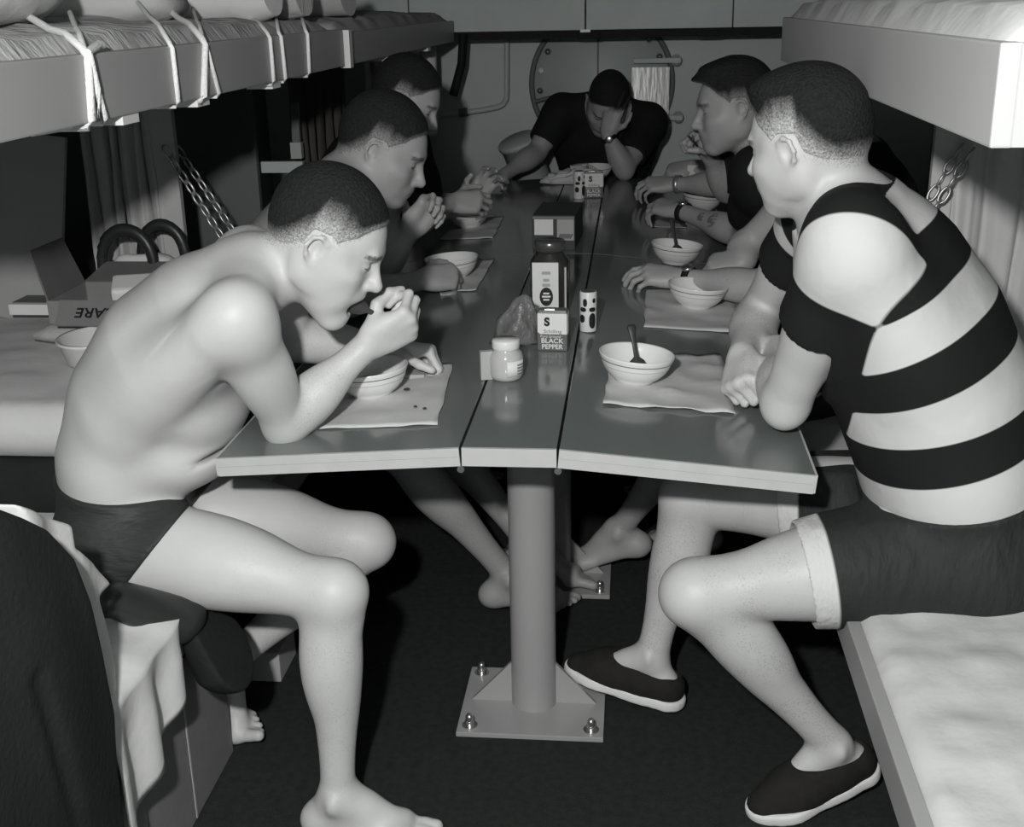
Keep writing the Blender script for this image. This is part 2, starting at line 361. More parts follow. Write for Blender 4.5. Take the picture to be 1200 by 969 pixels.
# bedding on the upper left bunk
def pillow(c, h, m, label, seed, rot=0):
    mb_ = MB(); vs = []; fs = []; n, k = 22, 12
    for i in range(n):
        for j in range(k+1):
            a = 2*math.pi*i/n; b = -math.pi/2+math.pi*j/k
            q = np.array([math.copysign(abs(math.cos(a))**.55, math.cos(a))*math.cos(b)**.5 if math.cos(b) > 1e-6 else 0, math.copysign(abs(math.sin(a))**.55, math.sin(a))*math.cos(b)**.5 if math.cos(b) > 1e-6 else 0, math.sin(b)])
            q = q*np.array(h); q = rz(rot) @ q; q = q+np.array(c)+.006*np.array([0, 0, noise3(q, 30, seed)]); vs.append(q)
    for i in range(n):
        for j in range(k): fs.append((i*(k+1)+j, ((i+1) % n)*(k+1)+j, ((i+1) % n)*(k+1)+j+1, i*(k+1)+j+1))
    return mb_.add(vs, fs, 0, True).build('pillow', m, origin=c)
tag(pillow((-.98, -.05, 1.535), (.24, .30, .065), SHEET, '', 1), 'plump white pillow on the corded upper bunk', 'pillow')
tag(pillow((-.95, .62, 1.51), (.22, .16, .045), BLANK, '', 2, .2), 'small grey pillow on the corded upper bunk', 'pillow')
for i, (y, hh, m, lb) in enumerate(((1.02, .16, SHEET, 'folded white bedding behind the cords'), (1.30, .13, SHEETG, 'rolled striped bedding at the joint of the upper bunks'), (1.80, .2, BLANK, 'rolled grey blanket on the upper bunk nearest the hatch'))):
    mm = MB(); n = 24; vs = []
    path = [(-1.15+.5*k/10, y+.01*math.sin(k), 1.525+.004*math.sin(2*k)) for k in range(11)]
    mm.tube(path, [.055+.006*math.sin(3*k+i) for k in range(11)], 18); oo = mm.build('bedroll', m, origin=(-.9, y, 1.465)); tag(oo, lb, 'bedroll')
# white lashing cords over the upper left rail
def cord(y, ytop, ybot, lab, extra=(), r=.0065, zb=1.343, xin=-.80):
    r *= .68
    x = -XB+r*.9; tp = np.array(ytop); r0_ = np.array((x-.004, y, 1.446)); P = [tuple(tp+(tp-r0_)*.9), tuple(tp), tuple(tp*.5+r0_*.5+V_(0, 0, .008)), (x-.004, y, 1.446), (x, y, 1.436), (x, y+(ybot-y)*.5, 1.39), (x, ybot, zb+.004), (x-.006, ybot, zb-r*.8), (-.66, ybot-.01, zb-r*.8)]
    m = MB(); m.tube(P, r, 8); o = m.build('lashing_cord', ROPE, origin=(x, y, zb)); tag(o, lab, 'cord', 'white cords lashing the upper bunk')
    for q in extra: MB().tube([np.array(k)-np.array((x, y, zb)) for k in q], r, 8).build('cord_end', ROPE, o)
    return o
def ctop(u, v): q = px(u, v, X=-.70); return (q[0], q[1], max(q[2], 1.473))
def yat(u, v): return px(u, v, X=-XB)[1]
y1_ = yat(98, 66)
cord(y1_, ctop(60, 42), yat(105, 152), 'doubled white cord with loose knotted end over the upper rail', extra=([(-XB+.008, y1_, 1.440), (-XB+.008, y1_+.012, 1.39), (-XB+.008, yat(112, 148), 1.345), (-.66, yat(90, 157), 1.335)], [(-XB+.006, y1_, 1.442), (-.598, yat(122, 58), 1.452), (-.60, yat(128, 60), 1.450)]), r=.009)
cord(yat(100, 68), ctop(92, 55), yat(121, 142), 'white cord slanting beside the doubled cord', r=.007)
cord(yat(199, 56), ctop(175, 20), yat(207, 122), 'single white cord with nothing tied to it on the upper rail')
cord(yat(237, 53), ctop(210, 22), yat(236, 118), 'thick white cord crossing at the middle bracket', r=.009)
cord(yat(239, 53), ctop(231, 25), yat(255, 109), 'white cord running slantwise off the middle bracket', r=.006)
cord(yat(314, 42), ctop(295, 28), yat(319, 95), 'white cord next to the one tied on the bracket by the bunk joint')
cord(yat(327, 41), ctop(324, 30), yat(333, 92), 'white cord tied on the last bracket before the bunk joint')
cord(yat(358, 35), ctop(353, 28), yat(361, 84), 'short white cord nearest the joint of the upper bunks')

# ------------------------------------------------------------------ curtains, chains, back corner
def curtain(name, x, y0, y1, z0, z1, m, label, amp=.02, n=9, along='y', seed=0, taper=0, group=None):
    def fn(u, v):
        ph = n*2*math.pi*u+.9*math.sin(5*u+seed)+.35*math.sin(9*v+7*u); a = amp*(.55+.45*v)
        s = y0+(y1-y0)*(u+taper*(u-.5)*(1-v))+.006*math.sin(ph*.5+3*v)
        d = x+a*(math.sin(ph)+.35*math.sin(2.3*ph+seed)); z = z1+(z0-z1)*v
        return (d, s, z) if along == 'y' else (s, d, z)
    o = MB().sheet(fn, n*10, 24, .003).build(name, m, origin=(x, (y0+y1)/2, z0) if along == 'y' else ((y0+y1)/2, x, z0)); return tag(o, label, 'curtain', group)
curtain('bunk_curtain', 1.18, px(104, 260, Y=1.18)[0], px(186, 230, Y=1.18)[0], .50, 1.335, CURT, 'grey bunk curtain gathered in folds behind the black bag', .024, 6, along='x', seed=1)
fp = MB(); xa, xb = px(184, 230, Y=1.18)[0], px(213, 230, Y=1.18)[0]; fp.box(((xa+xb)/2, 1.18, .92), ((xb-xa)/2, .012, .415), bev=.003); tag(fp.build('partition_board', CURT), 'flat pale edge board at the end of the gathered curtain', 'board')
curtain('bunk_curtain', 1.05, px(1112, 230, Y=1.05)[0], 1.56, .47, 1.335, CURTW, 'pale bunk curtain in folds behind the striped shirt', .022, 8, along='x', seed=2)
fp = MB(); xa, xb = px(1088, 230, Y=1.05)[0], px(1114, 230, Y=1.05)[0]; fp.box(((xa+xb)/2, 1.05, .92), ((xb-xa)/2, .012, .415), bev=.003); tag(fp.build('partition_board', CURTW), 'flat pale edge board at the end of the pale curtain', 'board')
curtain('bunk_curtain', 3.42, -.98, -.66, .95, 1.34, CURTW, 'light curtain hanging by the bulkhead beyond the upper bunks', .02, 4, along='x', seed=3)
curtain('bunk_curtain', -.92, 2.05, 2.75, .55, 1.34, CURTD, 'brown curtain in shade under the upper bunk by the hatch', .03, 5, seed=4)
MB().tube([px(543, 40, Y=3.6), px(541, 75, Y=3.6), px(531, 112, Y=3.6)], .020, 8).build('hanging_strap', RUBBER); tag(bpy.data.objects['hanging_strap'], 'black strap hanging beside the light curtain', 'strap')
def link_mesh():
    m = MB(); P = []
    for k in range(16):
        a = 2*math.pi*k/16; P.append((.0095*math.sin(a), 0, .021*math.cos(a)))
    m.tube(P, .0032, 6, closed=True); me = bpy.data.meshes.new('chain_link'); me.from_pydata(m.v, [], m.f); me.polygons.foreach_set('use_smooth', [True]*len(m.f)); me.materials.append(CHAIN); return me
LINK = link_mesh()
def chain(a, b, label):
    a = Vector(a); b = Vector(b); t = empty('support_chain', a); tag(t, label, 'chain', 'chains holding up the lower bunks')
    d = b-a; n = int(d.length/.034); q = d.to_track_quat('Z', 'Y')
    for i in range(n):
        o = bpy.data.objects.new('chain_link', LINK); COL.objects.link(o); o.parent = t; o.location = d*((i+.5)/n)
        o.rotation_mode = 'QUATERNION'; o.rotation_quaternion = q @ Matrix.Rotation(math.pi/2*(i % 2)+.5, 3, 'Z').to_quaternion()
chain(px(192, 172, Y=1.12), (-.615, 1.12, .475), 'steel chain slanting down in front of the gathered curtain')
chain(px(207, 172, Y=1.24), (-.615, 1.24, .475), 'steel chain slanting down just past the gathered curtain')
chain(px(1141, 175, Y=.98), (.615, .98, .47), 'steel chain slanting down in front of the pale curtain')
chain(px(1128, 170, Y=1.02), (.615, 1.02, .47), 'steel chain slanting down just past the pale curtain')
# bunk frame in the dark corner on the left
fr = empty('bunk_stanchion', (-1.0, 2.0, .0)); tag(fr, 'grey upright frame with pale end blocks in the dark bunk corner', 'frame')
a = px(282, 193, Y=2.0); b = px(356, 198, Y=2.0); MB().box((a+b)/2, ((b[0]-a[0])/2, .012, .018)).rel('cross_bar', WALL, fr)
MB().box(a, (.016, .014, .024)).rel('end_block', WHITE, fr)
a2 = px(348, 176, Y=2.0); MB().box(a2, (.018, .014, .026)).rel('end_block', CARDL, fr)
a3 = px(346, 120, Y=2.0); MB().box((a2+a3)/2, (.012, .010, abs(a3[2]-a2[2])/2)).rel('post', WALLD, fr)
a4 = px(294, 243, Y=2.0); MB().box(a4, (.04, .014, .016)).rel('end_block', CARDL, fr)
MB().box((-1.28, 2.0, .66), (.02, .02, .66)).rel('post', WALLD, fr)
MB().tube([px(276, 170, Y=2.0), px(284, 192, Y=1.99)], .006, 6).rel('brace', WHITE, fr)
MB().tube([px(286, 200, Y=2.0), px(306, 235, Y=1.99)], .007, 6).rel('brace', CHAIN, fr)
pn = MB(); pn.box((-1.16, 1.86, .67), (.17, .012, .66)); tag(pn.build('partition_panel', WALLD), 'dull green panel standing between the bunks behind the chains', 'panel')
ls = MB(); ls.box((-1.26, .90, .79), (.10, .012, .014), bev=.003); tag(ls.build('shelf_rail', WHITE), 'white rail along the wall beside the open carton', 'rail')
MB().box((-1.26, .95, .80), (.10, .04, .004)).build('shelf_board', WALLD, bpy.data.objects['shelf_rail'], origin=None)
lb = MB(); lb.box((-1.40, 1.02, .98), (.15, .008, .24), rx(-.12) @ ry(.12), bev=.002); tag(lb.build('leaning_board', mat('fibreboard', .36, .8, .2, var=.1, vscale=9)), 'grey fibre board leaning on the wall above the white rail', 'board')
br = rounded_pad(-1.55, -.875, .27, 1.10, .622, .740, 24, 40, .003, 11, .010).build('bedroll', BLANK, origin=(-1.13, .1, .64)); br.data.materials[0] = mat('pale_bedding', .62, .9, .1, var=.08, vscale=10, bump=.3, bscale=40); tag(br, 'thick pale grey bedding pad behind the bare backed man', 'bedding')
bk = rounded_pad(-1.55, -.86, .26, 1.03, .492, .625, 20, 60, .006, 12, .0).build('blanket', DARKC, origin=(-1.13, .1, .5)); tag(bk, 'dark blanket folded under the pale bedding pad', 'blanket')

# ------------------------------------------------------------------ tables
def make_table():
    t = empty('mess_table', (0, 0, 0)); g = .0025; bx = .0845
    MB().box((0, TL/2, TZ-.017), (bx-g, TL/2-.002, .017), bev=.0015).build('centre_plank', TOPL, t)
    MB().box((0, .001, TZ-.017), (bx-g, .004, .0165)).build('edge_trim', EDGE, t)
    MB().box((0, TL-.001, TZ-.017), (bx-g, .0035, .0165)).build('edge_trim', EDGE, t)
    for sx, dr in ((-1, DL), (1, DR)):
        R = ry(sx*dr); ctr = np.array([sx*bx, 0, TZ]); lw = .434
        def w_(x, y, z): return ctr+R @ np.array([sx*x, y, z])
        lf = MB(); lf.box(w_(g+lw/2, TL/2, -.017), (lw/2, TL/2-.002, .017), R, bev=.0015); lf.build('leaf', TOPL, t)
        MB().box(w_(g+lw/2, .001, -.0085), (lw/2, .004, .0080), R).box(w_(g+lw/2, .0015, -.0255), (lw/2, .004, .0085), R).build('edge_trim', EDGE, t)
        MB().box(w_(g+lw/2, TL-.001, -.017), (lw/2, .0035, .0165), R).build('edge_trim', EDGE, t)
        MB().box(w_(g+lw, TL/2, -.017), (.004, TL/2, .0165), R).build('edge_trim', EDGE, t)
        hm = MB(); hm.tube([(sx*bx, -.003, TZ-.040), (sx*bx, TL, TZ-.040)], .0065, 10); hm.build('hinge', STEEL, t)
        for y in (.30, TL-.30): MB().box(w_(.16, y, -.055), (.16, .02, .020), R).build('leaf_bracket', PAINT, t)
    for y in (.417, 1.066):
        pd = MB(); pd.lathe([(.0500, .010), (.0500, TZ-.10), (.0500, TZ-.06)], (0, y, 0), 40); po = pd.build('pole', PAINT, t)
        MB().box((0, y, TZ-.048), (.075, .16, .014), bev=.003).build('top_plate', PAINT, t)
        MB().box((0, y, .006), (.159, .135, .006), bev=.002).build('base_plate', PAINT, t)
        for sx in (-1, 1):
            MB().prism([(sx*.048, .012), (sx*.140, .012), (sx*.048, .112)], -.005, .005, np.array([[1, 0, 0], [0, 0, 1], [0, 1, 0]]), (0, y, 0)).build('gusset', PAINT, t)
            for sy in (-1, 1):
                m = MB(); q = (sx*.132, y+sy*.108, .012); m.lathe([(.017, 0), (.017, .003)], q, 18); m.lathe([(.011, .003), (.011, .013)], q, 6); m.lathe([(.009, .013), (.009, .022), (.006, .028), (.001, .030)], q, 14); m.build('acorn_nut', STEEL, t)
    return t
tab = make_table(); tag(tab, 'mess table with grey glossy top bearing the pepper tin and spread jar', 'table', 'mess tables set end to end')
tab2 = copy_tree(tab); tab2.location = (0, TL, 0); tag(tab2, 'mess table continuing towards the round hatch, shaded top', 'table', 'mess tables set end to end')
def topz(x):
    return TZ if abs(x) <= .0845 else TZ-(abs(x)-.0845)*math.tan(DL if x < 0 else DR)
def tilt(x): return 0 if abs(x) <= .0845 else (-DL if x < 0 else DR)

# ------------------------------------------------------------------ bowls, napkins, spoons
def bowl_mesh():
    m = MB(); prof = [(.030, 0), (.040, 0), (.041, .005), (.052, .012), (.063, .024), (.0685, .034), (.0695, .0362), (.0725, .0455), (.0735, .0475), (.0765, .055), (.0770, .0575), (.0755, .0590), (.0730, .0570), (.0700, .046), (.060, .026), (.046, .013), (.020, .0085), (.001, .008)]
    mis = [0]*len(prof); mis[5] = 2; mis[7] = 1; m.lathe(prof, n=48, mis=mis)
    me = bpy.data.meshes.new('bowl'); me.from_pydata(m.v, [], m.f); me.polygons.foreach_set('material_index', m.m); me.polygons.foreach_set('use_smooth', m.sm)
    for q in (CHINA, CHINAL, mat('china_faint', .55, .2, .5)): me.materials.append(q)
    return me
BOWL = bowl_mesh()
fm = MB(); fm.lathe([(.001, .020), (.05, .0195), (.056, .018), (.05, .016)], n=30); FOODM = bpy.data.meshes.new('soup'); FOODM.from_pydata(fm.v, [], fm.f); FOODM.polygons.foreach_set('use_smooth', [True]*len(fm.f)); FOODM.materials.append(FOOD)
def bowl(x, y, label, food=False, z=None, s=1.0):
    o = link('bowl', BOWL); o.location = (x, y, (topz(x) if z is None else z)+.003); o.rotation_euler = (0, tilt(x), 0); o.scale = (s, s, s); tag(o, label, 'bowl', 'white mess bowls with a dark rim line')
    if food: c = link('soup', FOODM, o); c.scale = (1.05, 1.05, 1.25)
    return o
BP = {}
for k, u, v, lb, fd in (('r1', 743, 447, 'white bowl with standing spoon before the striped shirt man', False), ('r2', 815, 360, 'white bowl with dregs beside the hand wearing the watch', True),
                        ('r3', 791, 309, 'white bowl with spoon in it behind the hand wearing the watch', False), ('r4', 822, 246, 'white bowl behind the tattooed forearm', True),
                        ('l1', 437, 463, 'white bowl under the bare backed man\'s spoon hand', True), ('l2', 531, 326, 'white bowl on the napkin beside the bare shouldered man\'s fist', True), ('l3', 550, 266, 'white bowl under the two hands by the dark carton', True)):
    x, y = 0.3, 0.3
    for _ in range(4): q = px(u, v, Z=topz(x)); x, y = q[0], q[1]
    BP[k] = (x, y); bowl(x, y, lb, fd)
q = px(697, 209, Z=TZ); bowl(q[0], min(q[1], 3.26), 'white bowl in front of the man resting his head'); BP['e'] = (q[0], min(q[1], 3.26))
q = px(820, 214, Z=.745); bowl(.47, 3.05, 'white bowl by the hand with the bracelet', True); BP['r5'] = (.47, 3.05)
def spoon_pts(n=10): return None
def spoon(base, tip, label, bowl_first=False, r=.0035):
    """spoon from its bowl end (base) to its handle end (tip)"""
    a = np.array(base, float); b = np.array(tip, float); d = b-a; L = np.linalg.norm(d); d /= L; s = np.cross(d, [.2, -.9, .3]); s /= np.linalg.norm(s); n = np.cross(s, d)
    def loop(t, w, th): return [a+d*t*L+s*w*math.cos(k*math.pi/4)+n*(th*math.sin(k*math.pi/4)) for k in range(8)]
    st = [(0, .004, .001), (.06, .014, .003), (.16, .019, .004), (.26, .015, .003), (.34, .005, .0022), (.6, .0045, .0020), (.85, .0075, .0018), (.95, .010, .0018), (1, .006, .0014)]
    m = MB(); vs = []; fs = []
    for t, w, th in st: vs += loop(t, w, th)
    for i in range(len(st)-1): fs += [(i*8+k, i*8+(k+1) % 8, (i+1)*8+(k+1) % 8, (i+1)*8+k) for k in range(8)]
    fs += [tuple(reversed(range(8))), tuple((len(st)-1)*8+k for k in range(8))]
    o = m.add(vs, fs, 0, True).build('spoon', SPOON, origin=tuple(a)); return tag(o, label, 'spoon', 'steel mess spoons')
x, y = BP['r1']; spoon((x+.010, y+.005, topz(x)+.016), (x-.008, y+.055, topz(x)+.105), 'dark spoon standing in the bowl before the striped shirt man')
x, y = BP['r3']; spoon((x+.010, y, topz(x)+.018), (x-.012, y+.06, topz(x)+.125), 'dark spoon standing in the bowl behind the watch hand')
def napkin(corners, label, seed=0, wave=.004, n=18):
    """corners given as pixels on the table plane"""
    Q = []
    for u, v in corners:
        x, y = .3, .3
        for _ in range(4): q = px(u, v, Z=topz(x)+.002); x, y = q[0], q[1]
        Q.append((x, y))
    Q = np.array(Q)
    def fn(a, b):
        p = (Q[0]*(1-a)+Q[1]*a)*(1-b)+(Q[3]*(1-a)+Q[2]*a)*b
        e = min(a, 1-a, b, 1-b); p = p+.003*np.array([noise3((a, b, 0), 9, seed), noise3((b, a, 1), 9, seed+1)])
        return (p[0], p[1], topz(p[0])+.0028+wave*max(0, noise3((p[0], p[1], 0), 28, seed))*(1 if e > .0 else 1))
    c = Q.mean(0); o = MB().sheet(fn, n, n, .0012).build('paper_napkin', PAPER, origin=(c[0], c[1], topz(c[0]))); return tag(o, label, 'napkin', 'paper napkins used as place mats')
napkin([(370, 503), (512, 498), (531, 426), (405, 430)], 'stained paper napkin under the bare backed man\'s bowl', 1)
napkin([(707, 474), (862, 486), (845, 415), (716, 420)], 'crumpled paper napkin under the bowl before the striped shirt man', 2, .010)
napkin([(755, 383), (862, 390), (862, 338), (757, 338)], 'paper napkin under the bowl with dregs', 3, .006)
napkin([(510, 342), (557, 341), (579, 304), (520, 306)], 'paper napkin under the bowl by the bare shouldered man\'s fist', 4)
napkin([(515, 281), (578, 279), (590, 254), (535, 256)], 'paper napkin under the bowl by the dark carton', 5)
napkin([(765, 266), (806, 267), (800, 256), (770, 256)], 'paper napkin under the hand with the wristwatch by the tattooed arm', 6, .002)
ck = px(452, 449, Z=.757); mm = MB(); mm.box((ck[0]+.05, ck[1]+.02, topz(ck[0])+.009), (.030, .022, .005), rz(.1), bev=.002); tag(mm.build('cracker', CARDL), 'square cracker lying beside the bare backed man\'s bowl', 'cracker')
for i, (u, v, r_) in enumerate(((477, 462, .007), (487, 484, .004), (498, 487, .004))):
    q = px(u, v, Z=.762); m = MB(); m.lathe([(r_, 0), (r_*.8, .002), (.0005, .003)], (q[0], q[1], topz(q[0])+.0062), 10); o = m.build('crumb', FOOD); tag(o, ('largest food crumb on the stained napkin', 'small round food crumb between the other two on the stained napkin', 'small food crumb by the napkin\'s torn edge')[i], 'crumb', 'crumbs on the stained napkin')

# ------------------------------------------------------------------ condiments along the centre plank
IDN = np.eye(3); FRONT = np.array([[1, 0, 0], [0, 0, -1], [0, 1, 0]]).T  # columns: right=+X, up=+Z, normal=-Y
FRONT = np.array([[1, 0, 0], [0, 0, -1], [0, 1, 0]], float)
def yawfront(a): return rz(a) @ FRONT
jp = px(592, 448, Z=TZ); j = empty('spread_jar', (jp[0], jp[1]+.028, TZ)); tag(j, 'squat jar of pale spread with white screw lid', 'jar')
MB().lathe([(.024, 0), (.031, .003), (.034, .012), (.0345, .045), (.031, .056), (.025, .062), (.025, .066)], n=40).build('jar_body', mat('spread', .50, .12, .5, var=.05), j)
MB().lathe([(.0265, .064), (.028, .066), (.028, .080), (.0265, .083), (.001, .084)], n=40).build('lid', WHITE, j)
def wrap_label(r, a0, a1, z0, z1, m, parent, name='paper_label', n=12):
    mm = MB(); 
    def fn(u, v): a = a0+(a1-a0)*u; return (r*math.cos(a), r*math.sin(a), z0+(z1-z0)*v)
    return mm.sheet(fn, n, 2, -.0006).build(name, m, parent)
lbj = wrap_label(.0355, -math.pi/2+.15, -math.pi/2+1.35, .012, .044, WHITEP, j)
for k in range(4): wrap_label(.0364, -math.pi/2+.75, -math.pi/2+1.2, .016+.006*k, .019+.006*k, GREYINK, lbj, 'print_line', 6)
pk = px(575, 452, Z=TZ); m = MB(); m.box((pk[0]-.012, pk[1]+.045, TZ+.030), (.014, .008, .030), rz(.3), bev=.002); tag(m.build('wrapped_packet', CARDL), 'small pale wrapped packet behind the spread jar', 'packet')
# crumpled clear bag
bp_ = px(605, 405, Z=TZ); m = MB(); vs = []; fs = []; n, k = 28, 18
for i in range(n):
    for jn in range(k+1):
        a = 2*math.pi*i/n; t = jn/k; r = (.044*(1-.15*t)+.010*noise3((math.cos(a)*2, math.sin(a)*2, t*3), 1.6, 3)+.006*noise3((math.cos(a)*5, math.sin(a)*5, t*7), 1.2, 5))*math.sin(math.pi*min(1, .12+.88*(1-t)**.75+.0)*.5+.0)
        r = max(r, .002) if t < 1 else .002
        lean = .018*t
        vs.append((r*math.cos(a)+lean, r*math.sin(a)*.8, .098*t+.004*noise3((a, t, 0), 4, 2)*t))
for i in range(n):
    for jn in range(k): fs.append((i*(k+1)+jn, ((i+1) % n)*(k+1)+jn, ((i+1) % n)*(k+1)+jn+1, i*(k+1)+jn+1))
fs.append(tuple(i*(k+1) for i in range(n-1, -1, -1)))
o = m.add(vs, fs, 0, True).build('cellophane_bag', mat('cellophane', .16, .3, .5, var=.25, vscale=30, bump=.9, bscale=50, bdist=.01)); o.location = (bp_[0]-.004, bp_[1]+.03, TZ); o.scale = (1.18, 1.1, 1.12); tag(o, 'crumpled cellophane bag between jar and pepper tin', 'bag')
def pepper(x, y, yaw, label, s=1.0):
    t = empty('pepper_tin', (x, y, TZ), (0, 0, yaw)); t.scale = (s, s, s); tag(t, label, 'tin', 'pepper tins on the centre planks')
    W, D, H = .0295, .016, .078
    MB().box((0, 0, H/2), (W, D, H/2), bev=.0025).build('tin_body', TINR, t)
    MB().box((0, 0, H+.001), (W-.003, D-.003, .0015)).box((-.006, 0, H+.003), (.010, .007, .0015)).build('tin_lid', STEEL, t)
    up = MB(); up.prism([(-W+.001, .038), (-W+.006, .034), (W-.001, .034), (W-.001, H-.003), (-W+.001, H-.003)], -D-.0006, -D+.001, np.array([[1, 0, 0], [0, 0, 1], [0, 1, 0]])); pu = up.build('label_panel', WHITEP, t)
    MB().box((W, 0, .054), (.0006, D-.002, .020)).build('side_panel', WHITEP, t)
    def tx(s_, size, z, m_, xx=0, bold=.0, sx_=1, nm='lettering'):
        me = text_mesh(s_, size, .0003, bold); q = link(nm, me, t, m_); q.rotation_euler = (math.pi/2, 0, 0); q.location = (xx, -D-.0012, z); q.scale = (sx_, 1, 1)
    tx('BLACK', .0135, .0205, WHITEP, 0, .0002, 1.05); tx('PEPPER', .0135, .0085, WHITEP, 0, .0002, .98); tx('Pure Ground', .0075, .0295, WHITEP, -.003)
    tx('Schilling', .0100, .0395, GREYINK, .001, .0, 1.1); tx('S', .022, .058, INK, -.010, .0012, 1.0, 'emblem')
    return t
pq = px(650, 411, Z=TZ); pepper(pq[0]-.004, pq[1]+.016, -.06, 'pepper tin with white top panel beside the cellophane bag', 1.12)
pq2 = px(695, 232, Z=TZ); pepper(pq2[0], pq2[1]+.02, .12, 'pepper tin beside the shaker near the white cloth', 1.25)
def shaker(x, y, rot, label, s=1.0):
    t = empty('salt_shaker', (x, y, TZ), (0, 0, rot)); t.scale = (s, s, s); tag(t, label, 'shaker', 'white cylindrical shakers with dark spots'); r, H = .0175, .083
    MB().lathe([(r-.001, 0), (r, .002), (r, H-.002), (r-.001, H)], n=36).build('shaker_body', WHITE, t)
    MB().lathe([(r-.002, H-.001), (r-.003, H+.0015), (.001, H+.002)], n=30).build('shaker_top', STEEL, t)
    def spot(a, z, w, h):
        mm = MB(); P = []
        n = 18; vs = [((r+.0006)*math.cos(a), (r+.0006)*math.sin(a), z)]+[((r+.0006)*math.cos(a+w*math.cos(2*math.pi*k/n)), (r+.0006)*math.sin(a+w*math.cos(2*math.pi*k/n)), z+h*math.copysign(abs(math.sin(2*math.pi*k/n))**.7, math.sin(2*math.pi*k/n))) for k in range(n)]
        mm.add(vs, [(0, 1+k, 1+(k+1) % n) for k in range(n)]).build('dark_spot', INK, t)
    b = -math.pi/2
    for da, z, w, h in ((-.35, .062, .26, .0085), (.75, .066, .22, .005), (-.75, .028, .38, .0085), (.55, .024, .42, .0165), (2.0, .06, .3, .009), (2.4, .026, .42, .016), (-1.9, .062, .25, .007), (3.4, .03, .3, .009)): spot(b+da, z, w, h)
    for da in (-.62, .55, 1.9, 3.1): spot(b+da, .0475, .42, .0048)
pq = px(691, 389, Z=TZ); shaker(pq[0]-.004, pq[1]+.016, 0, 'spotted white shaker standing beside the pepper tin on the crease', 1.12)
pq = px(679, 233, Z=TZ); shaker(pq[0]-.002, pq[1]+.02, .4, 'spotted white shaker near the white cloth', 1.25)
# tall labelled jar
bq = px(644, 366, Z=TZ); t = empty('coffee_jar', (bq[0], bq[1]+.03, TZ)); t.scale = (1.06, 1.06, 1.2); tag(t, 'tall square-shouldered glass jar with dark oval on its label', 'jar')
def rsq(r, k, n=40): 
    return [(r*math.copysign(abs(math.cos(2*math.pi*i/n))**k, math.cos(2*math.pi*i/n)), r*math.copysign(abs(math.sin(2*math.pi*i/n))**k, math.sin(2*math.pi*i/n))) for i in range(n)]
m = MB(); prof = [(.042, 0, .5), (.046, .004, .5), (.046, .098, .5), (.043, .108, .6), (.033, .118, .9), (.031, .128, 1)]; n = 40; vs = []; fs = []
for r, z, k in prof: vs += [(x, y*.9, z) for x, y in rsq(r, k, n)]
for i in range(len(prof)-1): fs += [(i*n+k, i*n+(k+1) % n, (i+1)*n+(k+1) % n, (i+1)*n+k) for k in range(n)]
fs += [tuple(reversed(range(n))), tuple((len(prof)-1)*n+k for k in range(n))]
m.add(vs, fs, 0, True).build('jar_body', mat('brown_glass', .03, .06, .6, tint=WARM, coat=.3), t)
MB().lathe([(.033, .124), (.036, .126), (.036, .142), (.034, .145), (.001, .146)], n=40).build('lid', mat('jar_lid', .12, .25, .5, metal=.5), t)
lp = MB(); lp.box((-.008, -.0425, .056), (.030, .0012, .050)); lpo = lp.build('paper_label', WHITEP, t)
MB().box((.036, -.036, .052), (.0010, .006, .044), rz(.5)).build('paper_label', WHITEP, t)
m = MB(); m.lathe([(.0155, 0), (.0155, .001)], (0, 0, 0), 26, RX90); oo = m.build('oval_badge', INK, lpo); oo.location = (-.006, -.0438, .036); oo.scale = (1, 1, 1.25)
for k, wd_ in enumerate((.007, .010, .007)): MB().box((-.006, -.0450, 0.043-.0065*k), (wd_, .0004, .0018)).build('print_line', WHITEP, lpo)
for z, wd_ in ((.085, .010), (.070, .007), (.060, .009)): MB().box((-.006, -.0440, z), (wd_, .0004, .003)).build('print_line', CARDL, lpo)
# dark carton with white windows on its end
cq = px(650, 292, Z=TZ); t = empty('carton', (cq[0]+.004, cq[1]+.12, TZ), (0, 0, -.05)); tag(t, 'dark oblong food carton with white panels on its end', 'carton')
DK = mat('dark_carton', .055, .6, .3, tint=GREEN, var=.2, vscale=20)
MB().box((0, 0, .053), (.066, .13, .053), bev=.002).build('carton_body', DK, t)
MB().box((-.03, -.131, .070), (.029, .001, .024)).build('end_panel', WHITEP, t); MB().box((.037, -.131, .062), (.026, .001, .032)).build('end_panel', CARDL, t)
for k in range(7): MB().box((.019+.006*k, -.1325, .043), (.0015, .0005, .008), ry(.5)).build('print_line', INK, t)
MB().box((0, -.131, .099), (.064, .001, .004)).build('print_line', GREYINK, t)
# white cloth by the far bowl
wc = px(665, 203, Z=TZ+.02); m = MB(); vs = []; fs = []; n, k = 30, 14
for i in range(n):
    for jn in range(k+1):
        a = 2*math.pi*i/n; t_ = jn/k; r = math.cos(t_*math.pi/2)**.6; q = np.array([.115*r*math.cos(a), .05*r*math.sin(a), .045*math.sin(t_*math.pi/2)*(.6+.4*math.cos(a))])
        q[2] = .040*math.sin(t_*math.pi/2)**.5*(.75+.25*math.cos(a)); q = q*(1+.30*noise3((math.cos(a)*2, math.sin(a)*2, t_*3), 2.2, 9)); vs.append(q)
for i in range(n):
    for jn in range(k): fs.append((i*(k+1)+jn, ((i+1) % n)*(k+1)+jn, ((i+1) % n)*(k+1)+jn+1, i*(k+1)+jn+1))
fs.append(tuple(i*(k+1) for i in range(n-1, -1, -1)))
o = m.add(vs, fs, 0, True).build('crumpled_cloth', SHEET); o.location = (wc[0]+.02, min(wc[1], 3.22)-.05, TZ+.002); o.scale = (1, 1.2, 1.7); tag(o, 'crumpled white cloth beside the bowl of the man resting his head', 'cloth')
